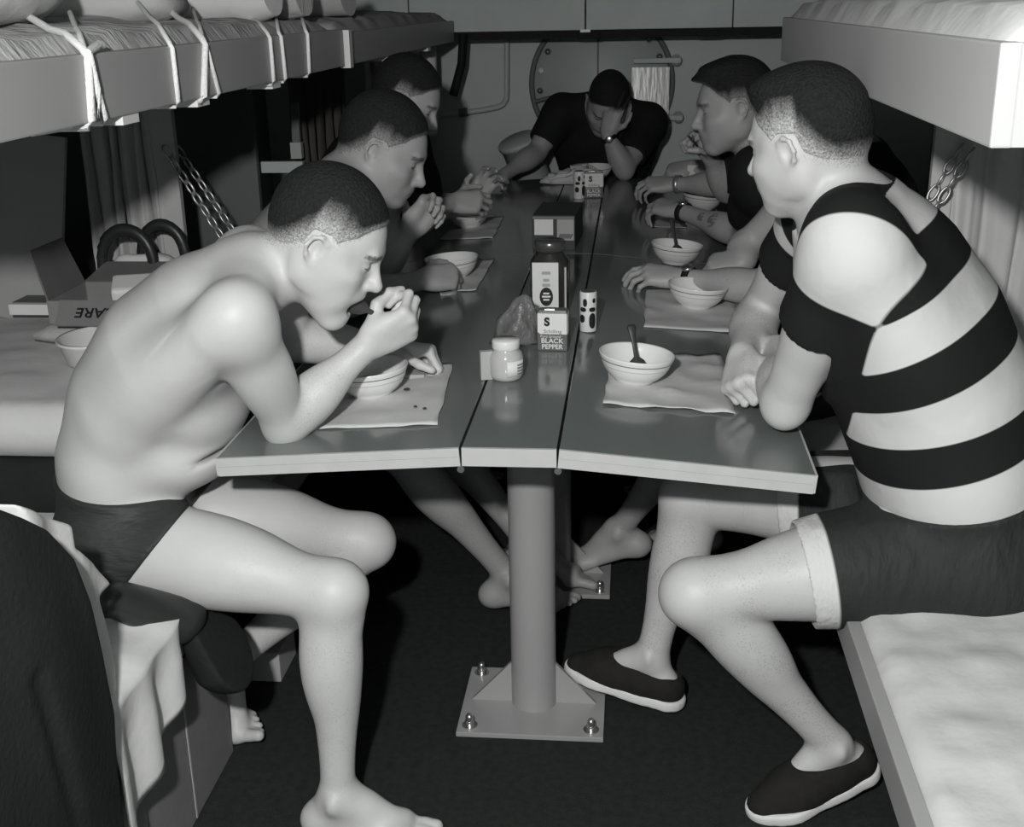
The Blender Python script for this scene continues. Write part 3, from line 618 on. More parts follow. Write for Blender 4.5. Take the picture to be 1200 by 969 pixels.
# upright white card behind the bracelet hand
m = MB(); m.box((.485, 2.93, .815), (.07, .01, .065), rz(.1), bev=.002); tag(m.build('paper_carton', WHITEP), 'plain white carton standing by the bracelet hand', 'carton')

# ------------------------------------------------------------------ things on and under the left bunk
def carton_box(name, x0, x1, y0, y1, z0, z1, m, label, lid=None):
    t = empty(name, ((x0+x1)/2, (y0+y1)/2, z0)); tag(t, label, 'box', 'boxes under the lower bunk')
    MB().box(((x0+x1)/2, (y0+y1)/2, (z0+z1)/2), ((x1-x0)/2, (y1-y0)/2, (z1-z0)/2), bev=.003).rel('box_body', m, t)
    for s in (-1, 1): MB().box(((x0+x1)/2+s*(x1-x0)/4, (y0+y1)/2, z1+.002), ((x1-x0)/4-.002, (y1-y0)/2, .002)).rel('top_flap', lid or m, t)
    return t
cb = carton_box('cardboard_box', -1.05, -.625, -.245, .195, .001, .335, CARD, 'tall brown carton with stencilled marks beneath the lower bunk')
MB().box((-.624, -.03, .165), (.0008, .003, .16)).rel('seam_tape', CARDL, cb)
for k, (y, z, s_) in enumerate(((-.10, .075, 'MEAL COMBAT'), (-.10, .045, 'INDIVIDUAL'))): pass
carton_box('cardboard_box', -1.05, -.612, -.78, -.262, .001, .318, CARD, 'carton with pale lid beneath the hanging jacket', CARDL)
carton_box('cardboard_box', -.72, -.60, .47, .60, .001, .075, CARDL, 'small pale carton on the carpet behind the bare foot')
# open carton with flaps on the bedding, raised on a folded blanket
fb = rounded_pad(-1.20, -.84, .69, .95, .752, .798, 10, 10, .001, 14, .0).build('folded_blanket', BLANK, origin=(-1.02, .8, .752)); tag(fb, 'grey blanket folded flat beneath the open carton', 'blanket')
oc = empty('open_carton', (-1.0, .79, .800)); tag(oc, 'open cardboard carton with raised flaps on the bedding pad', 'carton')
cy0, cy1, cx0, cx1, cz0, cz1 = .71, .91, -1.16, -.86, .802, .858
CDK = mat('cardboard_dark', .15, .85, .15, var=.14, vscale=14)
for a_, b_ in (((cx0+cx1)/2, cy0), ((cx0+cx1)/2, cy1)): MB().box((a_, b_, (cz0+cz1)/2), ((cx1-cx0)/2, .003, (cz1-cz0)/2)).rel('carton_wall', CARD, oc)
for a_ in (cx0, cx1): MB().box((a_, (cy0+cy1)/2, (cz0+cz1)/2), (.003, (cy1-cy0)/2, (cz1-cz0)/2)).rel('carton_wall', CARD, oc)
MB().box(((cx0+cx1)/2, (cy0+cy1)/2, cz0+.004), ((cx1-cx0)/2, (cy1-cy0)/2, .003)).rel('carton_floor', CARD, oc)
def flap(h0, h1, dv, L, m=CARD, sk=.08):
    h0, h1, dv = map(np.array, (h0, h1, dv)); dv = nrm_(dv); q = [h0, h1, h1+dv*L-(h1-h0)*sk, h0+dv*L+(h1-h0)*sk]; n = np.cross(h1-h0, dv); n = n/np.linalg.norm(n)*.0022
    MB().add([p-n for p in q]+[p+n for p in q], [(3, 2, 1, 0), (4, 5, 6, 7), (0, 1, 5, 4), (1, 2, 6, 5), (2, 3, 7, 6), (3, 0, 4, 7)]).rel('carton_flap', m, oc)
    return q, n/np.linalg.norm(n)
def nrm_(v): return np.asarray(v, float)/np.linalg.norm(v)
flap((cx0, cy1, cz1), (cx1, cy1, cz1), (0, .93, .36), .09, CDK)
flap((cx0, cy0, cz1), (cx0, cy1, cz1), (-.30, 0, .95), .12, CDK)
flap((cx1, cy0, cz1), (cx1, cy1, cz1), (.6, 0, .8), .10, CDK)
fq, fn_ = flap((cx0+.03, cy0, cz1), (cx1, cy0, cz1), (0, -.80, -.60), .075, CARD, .04)
fn_ = fn_ if fn_[2] > 0 else -fn_; fu = nrm_(V_(0, -.80, -.60)); fr_ = np.cross(fu, fn_)
me = text_mesh('CARE', .040, .0004, .0006); tx = link('lettering', me, oc, INK); tm = Matrix(np.array([fr_, fu, fn_]).T.tolist()).to_4x4()
tc_ = (fq[0]+fq[1]+fq[2]+fq[3])/4+fn_*.0035+V_(-.035, 0, 0); tm.translation = Vector((tc_-wpos(oc)).tolist()); tx.matrix_local = tm
m = MB(); m.box((-.98, .80, .866), (.055, .04, .022), rz(.3) @ rx(.3), bev=.01); tag(m.build('white_packet', WHITEP), 'white packet inside the open carton', 'packet')
# white basin
t = empty('plastic_basin', (-.995, .585, .752)); tag(t, 'white plastic basin in front of the open carton', 'basin')
m = MB(); pr = [(.075, 0), (.083, .003), (.098, .048), (.105, .052), (.105, .057), (.095, .056), (.080, .008), (.001, .006)]; m.lathe(pr, n=40); m.v = [(x*.78, y*.95, z) for x, y, z in m.v]; m.build('basin_shell', WHITE, t)
# black bag
t = empty('carry_bag', (-1.05, 1.03, .752)); t.scale = (1.15, 1, 1.30); tag(t, 'black zip bag with arched handles and pale contents by the curtain', 'bag')
m = MB()
def bagf(u, v):
    a = 2*math.pi*u; e = .8; return (.095*math.copysign(abs(math.cos(a))**e, math.cos(a))*(1-.1*v), .05*math.copysign(abs(math.sin(a))**e, math.sin(a))*(1-.1*v), .095*v+.005*math.sin(3*a))
m.sheet(bagf, 40, 8, -.004); m.build('bag_body', LEATH, t)
for s_, x0_, r_ in ((-1, -.025, .060), (1, .035, .052)): MB().tube([(x0_+r_*math.cos(a), s_*.035, .085+.085*math.sin(a)**.7) for a in [math.pi*k/14 for k in range(15)]], .013, 8).build('handle', LEATH, t)
o = pillow((0, 0, .09), (.07, .035, .03), PAPER, '', 5); o.name = 'contents'; o.parent = t
# sheet hanging over the left rail
def hang(y0, y1, z0, seed, label, name='sheet_corner', m=SHEET):
    def fn(u, v):
        y = y0+(y1-y0)*u; s = v*.34
        if s < .10: return (-.70+s, y+.004*math.sin(20*u), .497+.004*math.sin(14*u+seed))
        d = s-.10; L = (1-.55*u)*(z0)
        return (-.578+.012*math.sin(16*u+seed)*min(1, d/.1)+.004, y+.02*math.sin(5*u)*d, .49-d/.24*L)
    o = MB().sheet(fn, 40, 20, -.003).build(name, m, origin=(-.60, (y0+y1)/2, .3)); return tag(o, label, 'sheet')
hang(-.42, -.10, .26, 1, 'white bed sheet hanging in folds over the left bunk rail')
# ================================================================== SOFT BODIES: smooth unions of tapered limbs and ellipsoids, polygonised
def V(*a): return np.array(a, float)
def nrm(v): v = np.asarray(v, float); return v/(np.linalg.norm(v)+1e-12)
def Lm(a, b, radii, k=.02, w=None, s=1.0, op=1):
    return dict(t='L', a=np.array(a, float), b=np.array(b, float), r=np.array(radii, float), k=k, w=None if w is None else nrm(w), s=s, op=op)
def El(c, rad, R=None, k=.02, op=1):
    return dict(t='E', c=np.array(c, float), r=np.array(rad if hasattr(rad, '__len__') else [rad]*3, float), R=np.eye(3) if R is None else np.asarray(R, float), k=k, op=op)
def Pl(p, n, k=.004): return dict(t='P', p=np.array(p, float), n=nrm(n), k=k, op=-1)   # cuts away the side n points to
def Fn(fn, lo_, hi_, k=.01, op=1): return dict(t='F', fn=fn, lo=np.array(lo_, float), hi=np.array(hi_, float), k=k, op=op)
def frame_xy(x, y):
    x = nrm(x); z = nrm(np.cross(x, y)); y = np.cross(z, x); return np.array([x, y, z]).T
def inflate(P, d):
    out = []
    for p in P:
        q = dict(p)
        if q['t'] in 'LE': q['r'] = q['r']+d
        out.append(q)
    return out
def pbox(p, pad):
    if p['t'] == 'L':
        r = p['r'].max()*max(1, p['s']); return np.minimum(p['a'], p['b'])-r-pad, np.maximum(p['a'], p['b'])+r+pad
    if p['t'] == 'E':
        e = np.abs(p['R'])@p['r']; return p['c']-e-pad, p['c']+e+pad
    if p['t'] == 'F': return p['lo']-pad, p['hi']+pad
    return np.full(3, -1e9), np.full(3, 1e9)
def pdist(p, X, Y, Z):
    if p['t'] == 'P': return (X-p['p'][0])*p['n'][0]+(Y-p['p'][1])*p['n'][1]+(Z-p['p'][2])*p['n'][2]
    if p['t'] == 'F': return p['fn'](X, Y, Z)
    if p['t'] == 'L':
        a = p['a']; d = p['b']-a; L2 = float(d@d)+1e-12
        x, y, z = X-a[0], Y-a[1], Z-a[2]
        t = np.clip((x*d[0]+y*d[1]+z*d[2])/L2, 0, 1).astype(np.float32)
        x = x-t*d[0]; y = y-t*d[1]; z = z-t*d[2]
        n2 = x*x+y*y+z*z; s = p['s']
        if p['w'] is not None and s != 1:
            w = p['w']; q = x*w[0]+y*w[1]+z*w[2]; n2 = n2-q*q*(1-1/(s*s))
        r = p['r']
        rr = r[0] if len(r) == 1 else r[0]+(r[1]-r[0])*t if len(r) == 2 else SMOOTH(r)[(t*128).astype(np.int32)]
        return np.sqrt(np.maximum(n2, 1e-12))-rr
    R, c, r = p['R'], p['c'], p['r']
    x, y, z = X-c[0], Y-c[1], Z-c[2]
    u = (x*R[0, 0]+y*R[1, 0]+z*R[2, 0])/r[0]; v = (x*R[0, 1]+y*R[1, 1]+z*R[2, 1])/r[1]; w = (x*R[0, 2]+y*R[1, 2]+z*R[2, 2])/r[2]
    k0 = np.sqrt(u*u+v*v+w*w); k1 = np.sqrt((u/r[0])**2+(v/r[1])**2+(w/r[2])**2)+1e-9
    return k0*(k0-1)/k1
def SMOOTH(r):
    t = np.linspace(0, len(r)-1, 129); i = np.minimum(t.astype(int), len(r)-2); f = t-i
    m = np.gradient(r); h00 = 2*f**3-3*f**2+1; h10 = f**3-2*f**2+f; h01 = -2*f**3+3*f**2; h11 = f**3-f**2
    return (h00*r[i]+h10*m[i]+h01*r[i+1]+h11*m[i+1]).astype(np.float32)
def polygonise(prims, vox, smooth=2):
    adds = [p for p in prims if p['op'] > 0]
    lo_ = np.min([pbox(p, .012)[0] for p in adds], 0); hi_ = np.max([pbox(p, .012)[1] for p in adds], 0)
    n = np.ceil((hi_-lo_)/vox).astype(int)+2
    ax = [(lo_[i]+vox*np.arange(n[i])).astype(np.float32) for i in range(3)]
    F = np.full(n, .04, np.float32)
    for p in prims:
        b0, b1 = pbox(p, p['k']+3*vox)
        s0 = np.clip(np.floor((b0-lo_)/vox), 0, n-1).astype(int); s1 = np.clip(np.ceil((b1-lo_)/vox)+1, 1, n).astype(int)
        if (s1 <= s0).any(): continue
        sl = tuple(slice(s0[i], s1[i]) for i in range(3))
        d = pdist(p, ax[0][sl[0]][:, None, None], ax[1][sl[1]][None, :, None], ax[2][sl[2]][None, None, :]).astype(np.float32)
        A = F[sl]; k = np.float32(p['k'])
        if p['op'] > 0:
            h = np.maximum(k-np.abs(A-d), 0)/k; F[sl] = np.minimum(A, d)-h*h*k*.25
        else:
            d = d if p['t'] == 'P' else -d
            h = np.maximum(k-np.abs(A-d), 0)/k; F[sl] = np.maximum(A, d)+h*h*k*.25
    F[0] = F[-1] = .04; F[:, 0] = F[:, -1] = .04; F[:, :, 0] = F[:, :, -1] = .04
    S = F < 0
    def corners(G): return [G[i:i-1 or None, j:j-1 or None, k:k-1 or None] for i in (0, 1) for j in (0, 1) for k in (0, 1)]
    cs = corners(S); an = cs[0].copy(); al = cs[0].copy()
    for c in cs[1:]: an |= c; al &= c
    act = an & ~al; idx = np.argwhere(act); N = len(idx)
    vals = np.stack([F[idx[:, 0]+i, idx[:, 1]+j, idx[:, 2]+k] for i in (0, 1) for j in (0, 1) for k in (0, 1)], 1)
    off = np.array([(i, j, k) for i in (0, 1) for j in (0, 1) for k in (0, 1)], float)
    acc = np.zeros((N, 3)); cnt = np.zeros(N)
    for a in range(8):
        for b in range(a+1, 8):
            if np.abs(off[a]-off[b]).sum() != 1: continue
            va, vb = vals[:, a], vals[:, b]; m = (va < 0) != (vb < 0); t = np.where(m, va/(va-vb+1e-20), 0)
            acc += np.where(m[:, None], off[a]+t[:, None]*(off[b]-off[a]), 0); cnt += m
    P = lo_+vox*(idx+acc/cnt[:, None])
    ids = np.full(act.shape, -1, np.int32); ids[act] = np.arange(N, dtype=np.int32)
    quads = []
    for axis in range(3):
        sl0 = [slice(None)]*3; sl1 = [slice(None)]*3; sl0[axis] = slice(0, -1); sl1[axis] = slice(1, None)
        A, B = S[tuple(sl0)], S[tuple(sl1)]; e = np.argwhere(A != B)
        o1, o2 = [(1, 2), (2, 0), (0, 1)][axis]
        e = e[(e[:, o1] > 0) & (e[:, o2] > 0)]
        sgn = A[e[:, 0], e[:, 1], e[:, 2]]
        def cell(d1, d2):
            q = e.copy(); q[:, o1] -= d1; q[:, o2] -= d2; q = np.minimum(q, np.array(ids.shape)-1); return ids[q[:, 0], q[:, 1], q[:, 2]]
        c = np.stack([cell(1, 1), cell(0, 1), cell(0, 0), cell(1, 0)], 1)
        c[~sgn] = c[~sgn][:, ::-1]; quads.append(c)
    Q = np.concatenate(quads); Q = Q[(Q >= 0).all(1)]
    E0 = np.concatenate([Q[:, 0], Q[:, 1], Q[:, 2], Q[:, 3]]); E1 = np.concatenate([Q[:, 1], Q[:, 2], Q[:, 3], Q[:, 0]])
    deg = np.bincount(E0, minlength=N)+np.bincount(E1, minlength=N)+1e-9
    for it in range(smooth):
        M_ = np.stack([np.bincount(E0, P[E1, c], N)+np.bincount(E1, P[E0, c], N) for c in range(3)], 1)/deg[:, None]
        P = P+.5*(M_-P)
    return P, Q
def sdf_object(name, prims, vox, m, parent=None, attrs=None, smooth=2, origin=None):
    P, Q = polygonise(prims, vox, smooth)
    o_ = np.zeros(3) if origin is None else np.array(origin, float)
    me = bpy.data.meshes.new(name); L = P-o_-(wpos(parent) if parent is not None else 0)
    me.vertices.add(len(P)); me.vertices.foreach_set('co', L.astype(np.float32).ravel())
    me.loops.add(Q.size); me.loops.foreach_set('vertex_index', Q.ravel().astype(np.int32))
    me.polygons.add(len(Q)); me.polygons.foreach_set('loop_start', (np.arange(len(Q))*4).astype(np.int32))
    me.polygons.foreach_set('use_smooth', np.ones(len(Q), bool)); me.update(calc_edges=True)
    if attrs:
        for k, fn in attrs.items():
            a = me.attributes.new(k, 'FLOAT', 'POINT'); a.data.foreach_set('value', np.clip(fn(P), 0, 1).astype(np.float32))
    o = link(name, me, parent, m)
    if origin is not None: o.location = origin
    return o
def sstep(a, b, x): t = np.clip((x-a)/(b-a), 0, 1); return t*t*(3-2*t)

# ------------------------------------------------------------------ anatomy
def head_prims(c, fwd, up, s=1.0, mouth=0.0, k=1.0):
    up = nrm(up); fwd = nrm(np.asarray(fwd)-np.dot(fwd, up)*up); rt = np.cross(fwd, up); R = np.array([rt, fwd, up]).T
    def W(x, y, z): return c+s*(R@np.array([x, y, z]))
    def E_(x, y, z, a, b, d, kk=.015, op=1, RR=None): return El(W(x, y, z), np.array([a, b, d])*s, R if RR is None else R@RR, kk*s, op)
    def L_(p, q, r, kk=.012, w=None, ss=1, op=1): return Lm(W(*p), W(*q), np.array(r)*s, kk*s, None if w is None else R@np.array(w, float), ss, op)
    j = mouth*.024
    P = [E_(0, -.016, .034, .0755, .097, .084, .03), E_(0, .020, .010, .066, .066, .072, .03),
         E_(0, .034, -.052-j*.5, .054, .052, .062+j*.4, .03), E_(0, .066, -.096-j, .024, .018, .018, .028),
         E_(0, -.050, .000, .062, .058, .060, .03)]
    for x in (-1, 1):
        P += [L_((x*.056, -.012, -.052), (x*.020, .058, -.098-j), [.018, .014], .03), E_(x*.046, .052, -.024, .022, .024, .018, .022),
              E_(x*.060, .004, -.022, .016, .036, .046, .03), E_(x*.038, .044, -.050-j*.4, .020, .030, .034, .03)]
    P += [L_((-.030, .079, .019), (.030, .079, .019), [.011, .012, .011], .016)]
    for x in (-1, 1): P += [E_(x*.031, .090, .000, .017, .014, .0105, .014, -1), E_(x*.031, .070, -.002, .0145, .0135, .0125, .005)]
    P += [L_((0, .082, .010), (0, .106, -.034), [.0075, .0085, .0115], .010), E_(0, .100, -.036, .010, .012, .009, .008)]
    for x in (-1, 1): P += [E_(x*.0115, .093, -.0375, .0075, .010, .0075, .007)]
    P += [E_(0, .080, -.060, .030, .014, .016, .016), E_(0, .087, -.0635, .022, .009, .0055, .006), E_(0, .083-j*.3, -.0735-j*1.4, .019, .010, .0070, .007)]
    if mouth > 0: P += [E_(0, .090, -.0695-j*.70, .020, .028, .0045+j*.58, .005, -1)]
    else: P += [E_(0, .101, -.0688, .022, .012, .0016, .003, -1)]
    for x in (-1, 1):
        h = [(x*.0750, .008, -.003), (x*.0810, .007, .015), (x*.0870, -.004, .0240), (x*.0920, -.018, .019), (x*.0925, -.0245, .001), (x*.0870, -.019, -.015), (x*.0800, -.008, -.029)]
        for a, b in zip(h[:-1], h[1:]): P += [L_(a, b, [.0042, .0042], .004)]
        P += [E_(x*.0780, -.004, -.029, .0050, .0065, .0080, .006), E_(x*.0760, -.009, -.002, .0060, .014, .022, .008), E_(x*.0865, -.006, -.002, .0085, .0095, .0145, .003, -1), E_(x*.0770, .005, -.008, .0045, .0045, .007, .005)]
    return P, R, W
HAIRLINE = np.array([(-.125, -.050), (-.09, -.045), (-.06, -.030), (-.034, -.010), (-.024, .024), (.010, .026), (.020, .014), (.032, .030), (.046, .040), (.060, .058), (.075, .070), (.10, .078)])
def head_local(P, c, R, s): return (P-c)@R/s
def hair_h(l, recede=0.0):
    z0 = np.interp(l[:, 1]-recede*.3, HAIRLINE[:, 0], HAIRLINE[:, 1]); return l[:, 2]-z0
def hair_dens(l, h, fade):
    f = 1+2.5*sstep(.02, .07, l[:, 1]); b = 1+.6*sstep(-.04, -.09, l[:, 1])
    return np.maximum(sstep(-.022, fade, h*f*b), sstep(.070, .095, l[:, 2])*(h > 0))
def hair_attr(c, R, s, fade=.03, recede=0.0, brow=.75, dens=1.0):
    def fn(P):
        l = head_local(P, c, R, s); h = hair_h(l, recede)
        ear = (np.abs(l[:, 0]) > .0738)*(l[:, 1] > -.026)*(l[:, 1] < .012)*(l[:, 2] < .024)
        d = dens*hair_dens(l, h, fade)*(1-ear)*(np.linalg.norm(l, axis=1) < .145)*(l[:, 1] < .10)*(l[:, 2] > -.07)
        front = (l[:, 1] > .062) & (l[:, 1] < .112) & (np.abs(l[:, 0]) < .07)
        d = np.where(front & (l[:, 2] < .05), 0, d)
        x = np.abs(l[:, 0]); b = brow*front*sstep(.007, .003, np.abs(l[:, 2]-.0205+.10*np.maximum(x-.034, 0)))*sstep(.010, .014, x)*sstep(.054, .046, x)
        e = .9*front*sstep(.0028, .0012, np.abs(l[:, 2]+.0040-.10*(x-.031)**2/.01))*sstep(.013, .011, np.abs(x-.031))*(l[:, 1] > .07)
        nl = .55*sstep(.006, .003, np.linalg.norm((l-np.array([0, .097, -.0455]))*np.array([.55, .8, 1.4]), axis=1))*(x > .003)
        lp = .30*front*sstep(.0085, .006, np.abs(l[:, 2]+.0690))*sstep(.024, .020, x)*(l[:, 1] > .083)
        mo = .9*sstep(.017, .013, np.linalg.norm((l-np.array([0, .075, -.078]))*np.array([1.0, .9, 1.4]), axis=1))*(l[:, 1] < .081)
        return np.maximum.reduce([d, b, e, nl, lp, mo*0])
    return fn
def hair_prims(c, R, s, thick=.010, recede=0.0, extra=(), head=()):
    """the skull's own surface grown outwards, trimmed along the hairline"""
    def cut(X, Y, Z):
        shp = np.broadcast(X, Y, Z).shape; G = np.stack([np.broadcast_to(q, shp) for q in (X, Y, Z)], -1).reshape(-1, 3); l = head_local(G, c, R, s)
        return ((hair_h(l, recede)-.004)*s*.9).reshape(shp)
    def E_(x, y, z, a, b, d): return El(c+s*(R@np.array([x, y, z])), np.array([a, b, d])*s, R, .03*s)
    P = inflate(list(head[:2])+list(head[4:5])+[h for h in head[5:11] if h['t'] == 'E'], .0032*s)
    P += [E_(0, -.020, .046, .0735, .093, .076+thick*.75)]+list(extra)
    P += [Lm(c-s*R[:, 2]*.2, c-s*R[:, 2]*.19, [.001], .001)]
    P = P[:-1]
    q = Fn(cut, c-.2*s, c+.2*s, .010*s, -1); P.append(q)
    P += [El(c+s*(R@np.array([x*.084, -.007, -.004])), np.array([.014, .020, .026])*s, R, .004*s, -1) for x in (-1, 1)]
    return P
FING = [(.044, .027, .022), (.048, .031, .023), (.044, .029, .023), (.034, .021, .020)]
def hand_prims(wr, fwd, dors, side, curls=((70, 80, 40),)*4, spread=(0, 0, 0, 0), thumb=None, s=1.0):
    """wr wrist point, fwd to the knuckles, dors back-of-hand normal, side +1 right hand / -1 left hand"""
    fwd = nrm(fwd); n = nrm(np.asarray(dors)-np.dot(dors, fwd)*fwd); T = np.cross(n, fwd)*side; P = []
    kf = [.090, .094, .088, .078]; kt = [.030, .0105, -.0105, -.029]; kn = [0, .003, .001, -.004]
    for i in range(4):
        kp = wr+s*(fwd*kf[i]+T*kt[i]+n*kn[i]); base = wr+s*(T*kt[i]*.62+fwd*.012)
        P.append(Lm(base, kp, np.array([.0145, .0145, .0125, .0112])*s, .016*s))
        d0 = nrm(fwd+T*(spread[i]+[.10, .03, -.04, -.10][i])); p = kp; ang = 0; r0 = [.0092, .0095, .0090, .0078][i]
        for q in range(3):
            ang += math.radians(curls[i][q]); d = d0*math.cos(ang)-n*math.sin(ang); p2 = p+d*FING[i][q]*s
            P.append(Lm(p, p2, np.array([r0*(1-.09*q), r0*(.97-.10*q), r0*(.93-.10*q)])*s, .0045*s if q else .007*s)); p = p2
    P.append(El(wr+s*(fwd*.040+T*.024-n*.008), np.array([.017, .034, .016])*s, np.array([T, fwd, n]).T, .014*s))
    P.append(El(wr+s*(fwd*.045-T*.022-n*.006), np.array([.014, .036, .014])*s, np.array([T, fwd, n]).T, .014*s))
    th = thumb or [(.55, .75, -.25), (.85, .35, -.35), (.95, .05, -.3)]; p = wr+s*(fwd*.022+T*.024-n*.006)
    for q, (ln, r) in enumerate(((.046, .0135), (.033, .0108), (.027, .0098))):
        d = nrm(fwd*th[q][0]+T*th[q][1]+n*th[q][2]); p2 = p+d*ln*s; P.append(Lm(p, p2, np.array([r, r*.93, r*.88])*s, .010*s if q == 0 else .005*s)); p = p2
    return P
def foot_prims(an, fwd, up, s=1.0, toe=0.0, side=1, shod=False):
    fwd = nrm(fwd); up = nrm(np.asarray(up)-np.dot(up, fwd)*fwd); lat = np.cross(fwd, up)*side; P = []   # lat points outwards (little toe)
    heel = an-up*.052*s-fwd*.038*s; ball = an-up*.066*s+fwd*.118*s
    P += [Lm(an, heel, np.array([.034, .034, .032])*s, .02*s), El(heel-up*.004*s, np.array([.032, .034, .028])*s, np.array([lat, fwd, up]).T, .015*s)]
    P += [Lm(an+fwd*.012*s-up*.01*s, ball+up*.006*s-lat*.014*s, np.array([.036, .036, .027, .021])*s, .025*s), Lm(heel, ball+lat*.022*s, np.array([.028, .024, .019])*s, .025*s), Lm(ball-lat*.026*s, ball+lat*.030*s, np.array([.0215, .0165])*s, .02*s)]
    P += [El(an+lat*.034*s+up*.004*s, np.array([.012, .015, .017])*s, None, .015*s), El(an-lat*.034*s+up*.010*s, np.array([.012, .015, .017])*s, None, .015*s)]
    if shod: return P
    c, sn = math.cos(toe), math.sin(toe); td = fwd*c+up*sn
    for i, (x, L, r) in enumerate(((-.028, .056, .0125), (-.009, .050, .0088), (.007, .045, .0083), (.021, .038, .0080), (.034, .030, .0078))):
        b = ball+lat*x*s+fwd*(.008-.010*max(0, i-1))*s-up*.004*s; m_ = b+td*L*.6*s; P += [Lm(b-td*.01*s, m_, np.array([r*1.15, r])*s, .010*s), Lm(m_, b+td*L*s-up*.003*s, np.array([r, r*1.02])*s, .005*s)]
    return P
def arm_prims(sh, el, wr, bulk=1.0):
    d1 = nrm(el-sh); d2 = nrm(wr-el); n = np.cross(d1, d2); n = nrm(n) if np.linalg.norm(n) > .05 else nrm(np.cross(d1, [0, 0, 1])); fr = nrm(np.cross(n, d1)); 
    U = [Lm(sh, el, np.array([.050, .050, .049, .044, .039])*bulk, .025), El(sh+d1*.03, np.array([.056, .060, .068])*bulk, frame_xy(n, fr), .03),
         El(sh+(el-sh)*.52+fr*.014, np.array([.078, .034, .036])*bulk, frame_xy(d1, fr), .03), El(sh+(el-sh)*.45-fr*.016, np.array([.085, .032, .036])*bulk, frame_xy(d1, fr), .03)]
    F = [Lm(el, wr, np.array([.038, .0435, .040, .033, .028, .0265])*bulk, .022), El(el-fr*.012+d1*.012, np.array([.024, .024, .026])*bulk, None, .02)]
    L = np.linalg.norm(wr-el); F += [El(el+d2*L*.28+fr*.006, np.array([.075, .040, .036])*bulk, frame_xy(d2, n), .025)]
    return U, F
def leg_prims(hip, kn, an, bulk=1.0, fwdhint=None):
    d1 = nrm(kn-hip); d2 = nrm(an-kn); bk = -d1-np.dot(-d1, d2)*d2
    bk = nrm(bk) if np.linalg.norm(bk) > .1 else nrm(-np.asarray(fwdhint)); n = np.cross(d2, bk)
    up = -(d2-np.dot(d2, d1)*d1); up = nrm(up) if np.linalg.norm(up) > .1 else -bk
    T = [Lm(hip, kn, np.array([.088, .090, .083, .071, .060, .056])*bulk, .04), El(hip+(kn-hip)*.45+up*.012, np.array([.15, .070, .075])*bulk, frame_xy(d1, up), .04)]
    S = [Lm(kn, an, np.array([.053, .050, .050, .046, .038, .033, .034])*bulk, .03), El(kn+(an-kn)*.30+bk*.020, np.array([.105, .042, .046])*bulk, frame_xy(d2, bk), .035), El(kn-bk*.014-d2*.006, np.array([.036, .036, .040])*bulk, None, .025), El(kn+d2*.05-bk*.020, np.array([.026, .026, .04])*bulk, frame_xy(n, bk), .02)]
    return T, S
def torso_prims(spine, lrs, shL, shR, hipL, hipR, neck_top, bulk=1.0, chestf=1.0):
    """spine: [(pos, half depth, half width)] from pelvis to neck base; lrs: left-right unit vectors along it (pointing to his left)"""
    P = []; n = len(spine)
    for i in range(n-1):
        (a, da, wa), (b, db, wb) = spine[i], spine[i+1]
        m = (spine[i-1] if i else spine[i]), (spine[i+2] if i+2 < n else spine[i+1])
        w = nrm(lrs[i]+lrs[i+1]); s = ((wa+wb)/2)/((da+db)/2)
        P.append(Lm(a, b, [da*bulk, db*bulk], .05, w, s))
    base = spine[-1][0]; ax = nrm(spine[-1][0]-spine[-3][0]); lr = lrs[-1]; fw = nrm(np.cross(ax, lr))*-1
    for sh, sg in ((shL, 1), (shR, -1)):
        P += [Lm(base+lr*sg*.05-ax*.015, sh, np.array([.050, .048, .046])*bulk, .04), Lm(base+ax*.035+lr*sg*.03, sh+ax*.018, np.array([.040, .032, .028])*bulk, .045),
              Lm(sh-ax*.05, spine[2][0]+lrs[2]*sg*spine[2][2]*.72, np.array([.052, .058, .05])*bulk, .05)]
    T4 = spine[-2][0]
    for sg in (1, -1): P.append(El(T4-ax*.06+fw*spine[-2][1]*.62+lr*sg*.07, np.array([.070, .040, .062])*bulk*chestf, np.array([lr, fw, ax]).T, .04))
    fp_ = nrm(np.cross(nrm(spine[1][0]-spine[0][0]), lrs[0]))*-1
    for hp, sg in ((hipL, 1), (hipR, -1)): P.append(El(hp-fp_*.035-V(0, 0, .030), np.array([.10, .10, .095])*bulk, None, .05))
    P.append(Lm(base-ax*.01, neck_top, np.array([.064, .058, .055])*bulk, .04))
    return P
def fuzz_attr(segs):
    """segs: (a, b, strength, radius)"""
    def fn(P):
        o = np.zeros(len(P))
        for a, b, st, r in segs:
            d = b-a; t = np.clip((P-a)@d/(d@d), 0, 1); q = np.linalg.norm(P-a-t[:, None]*d, axis=1)
            o = np.maximum(o, st*(q < r)*sstep(-.0, .12, t+.02)*sstep(1.0, .9, t))
        return o
    return fn
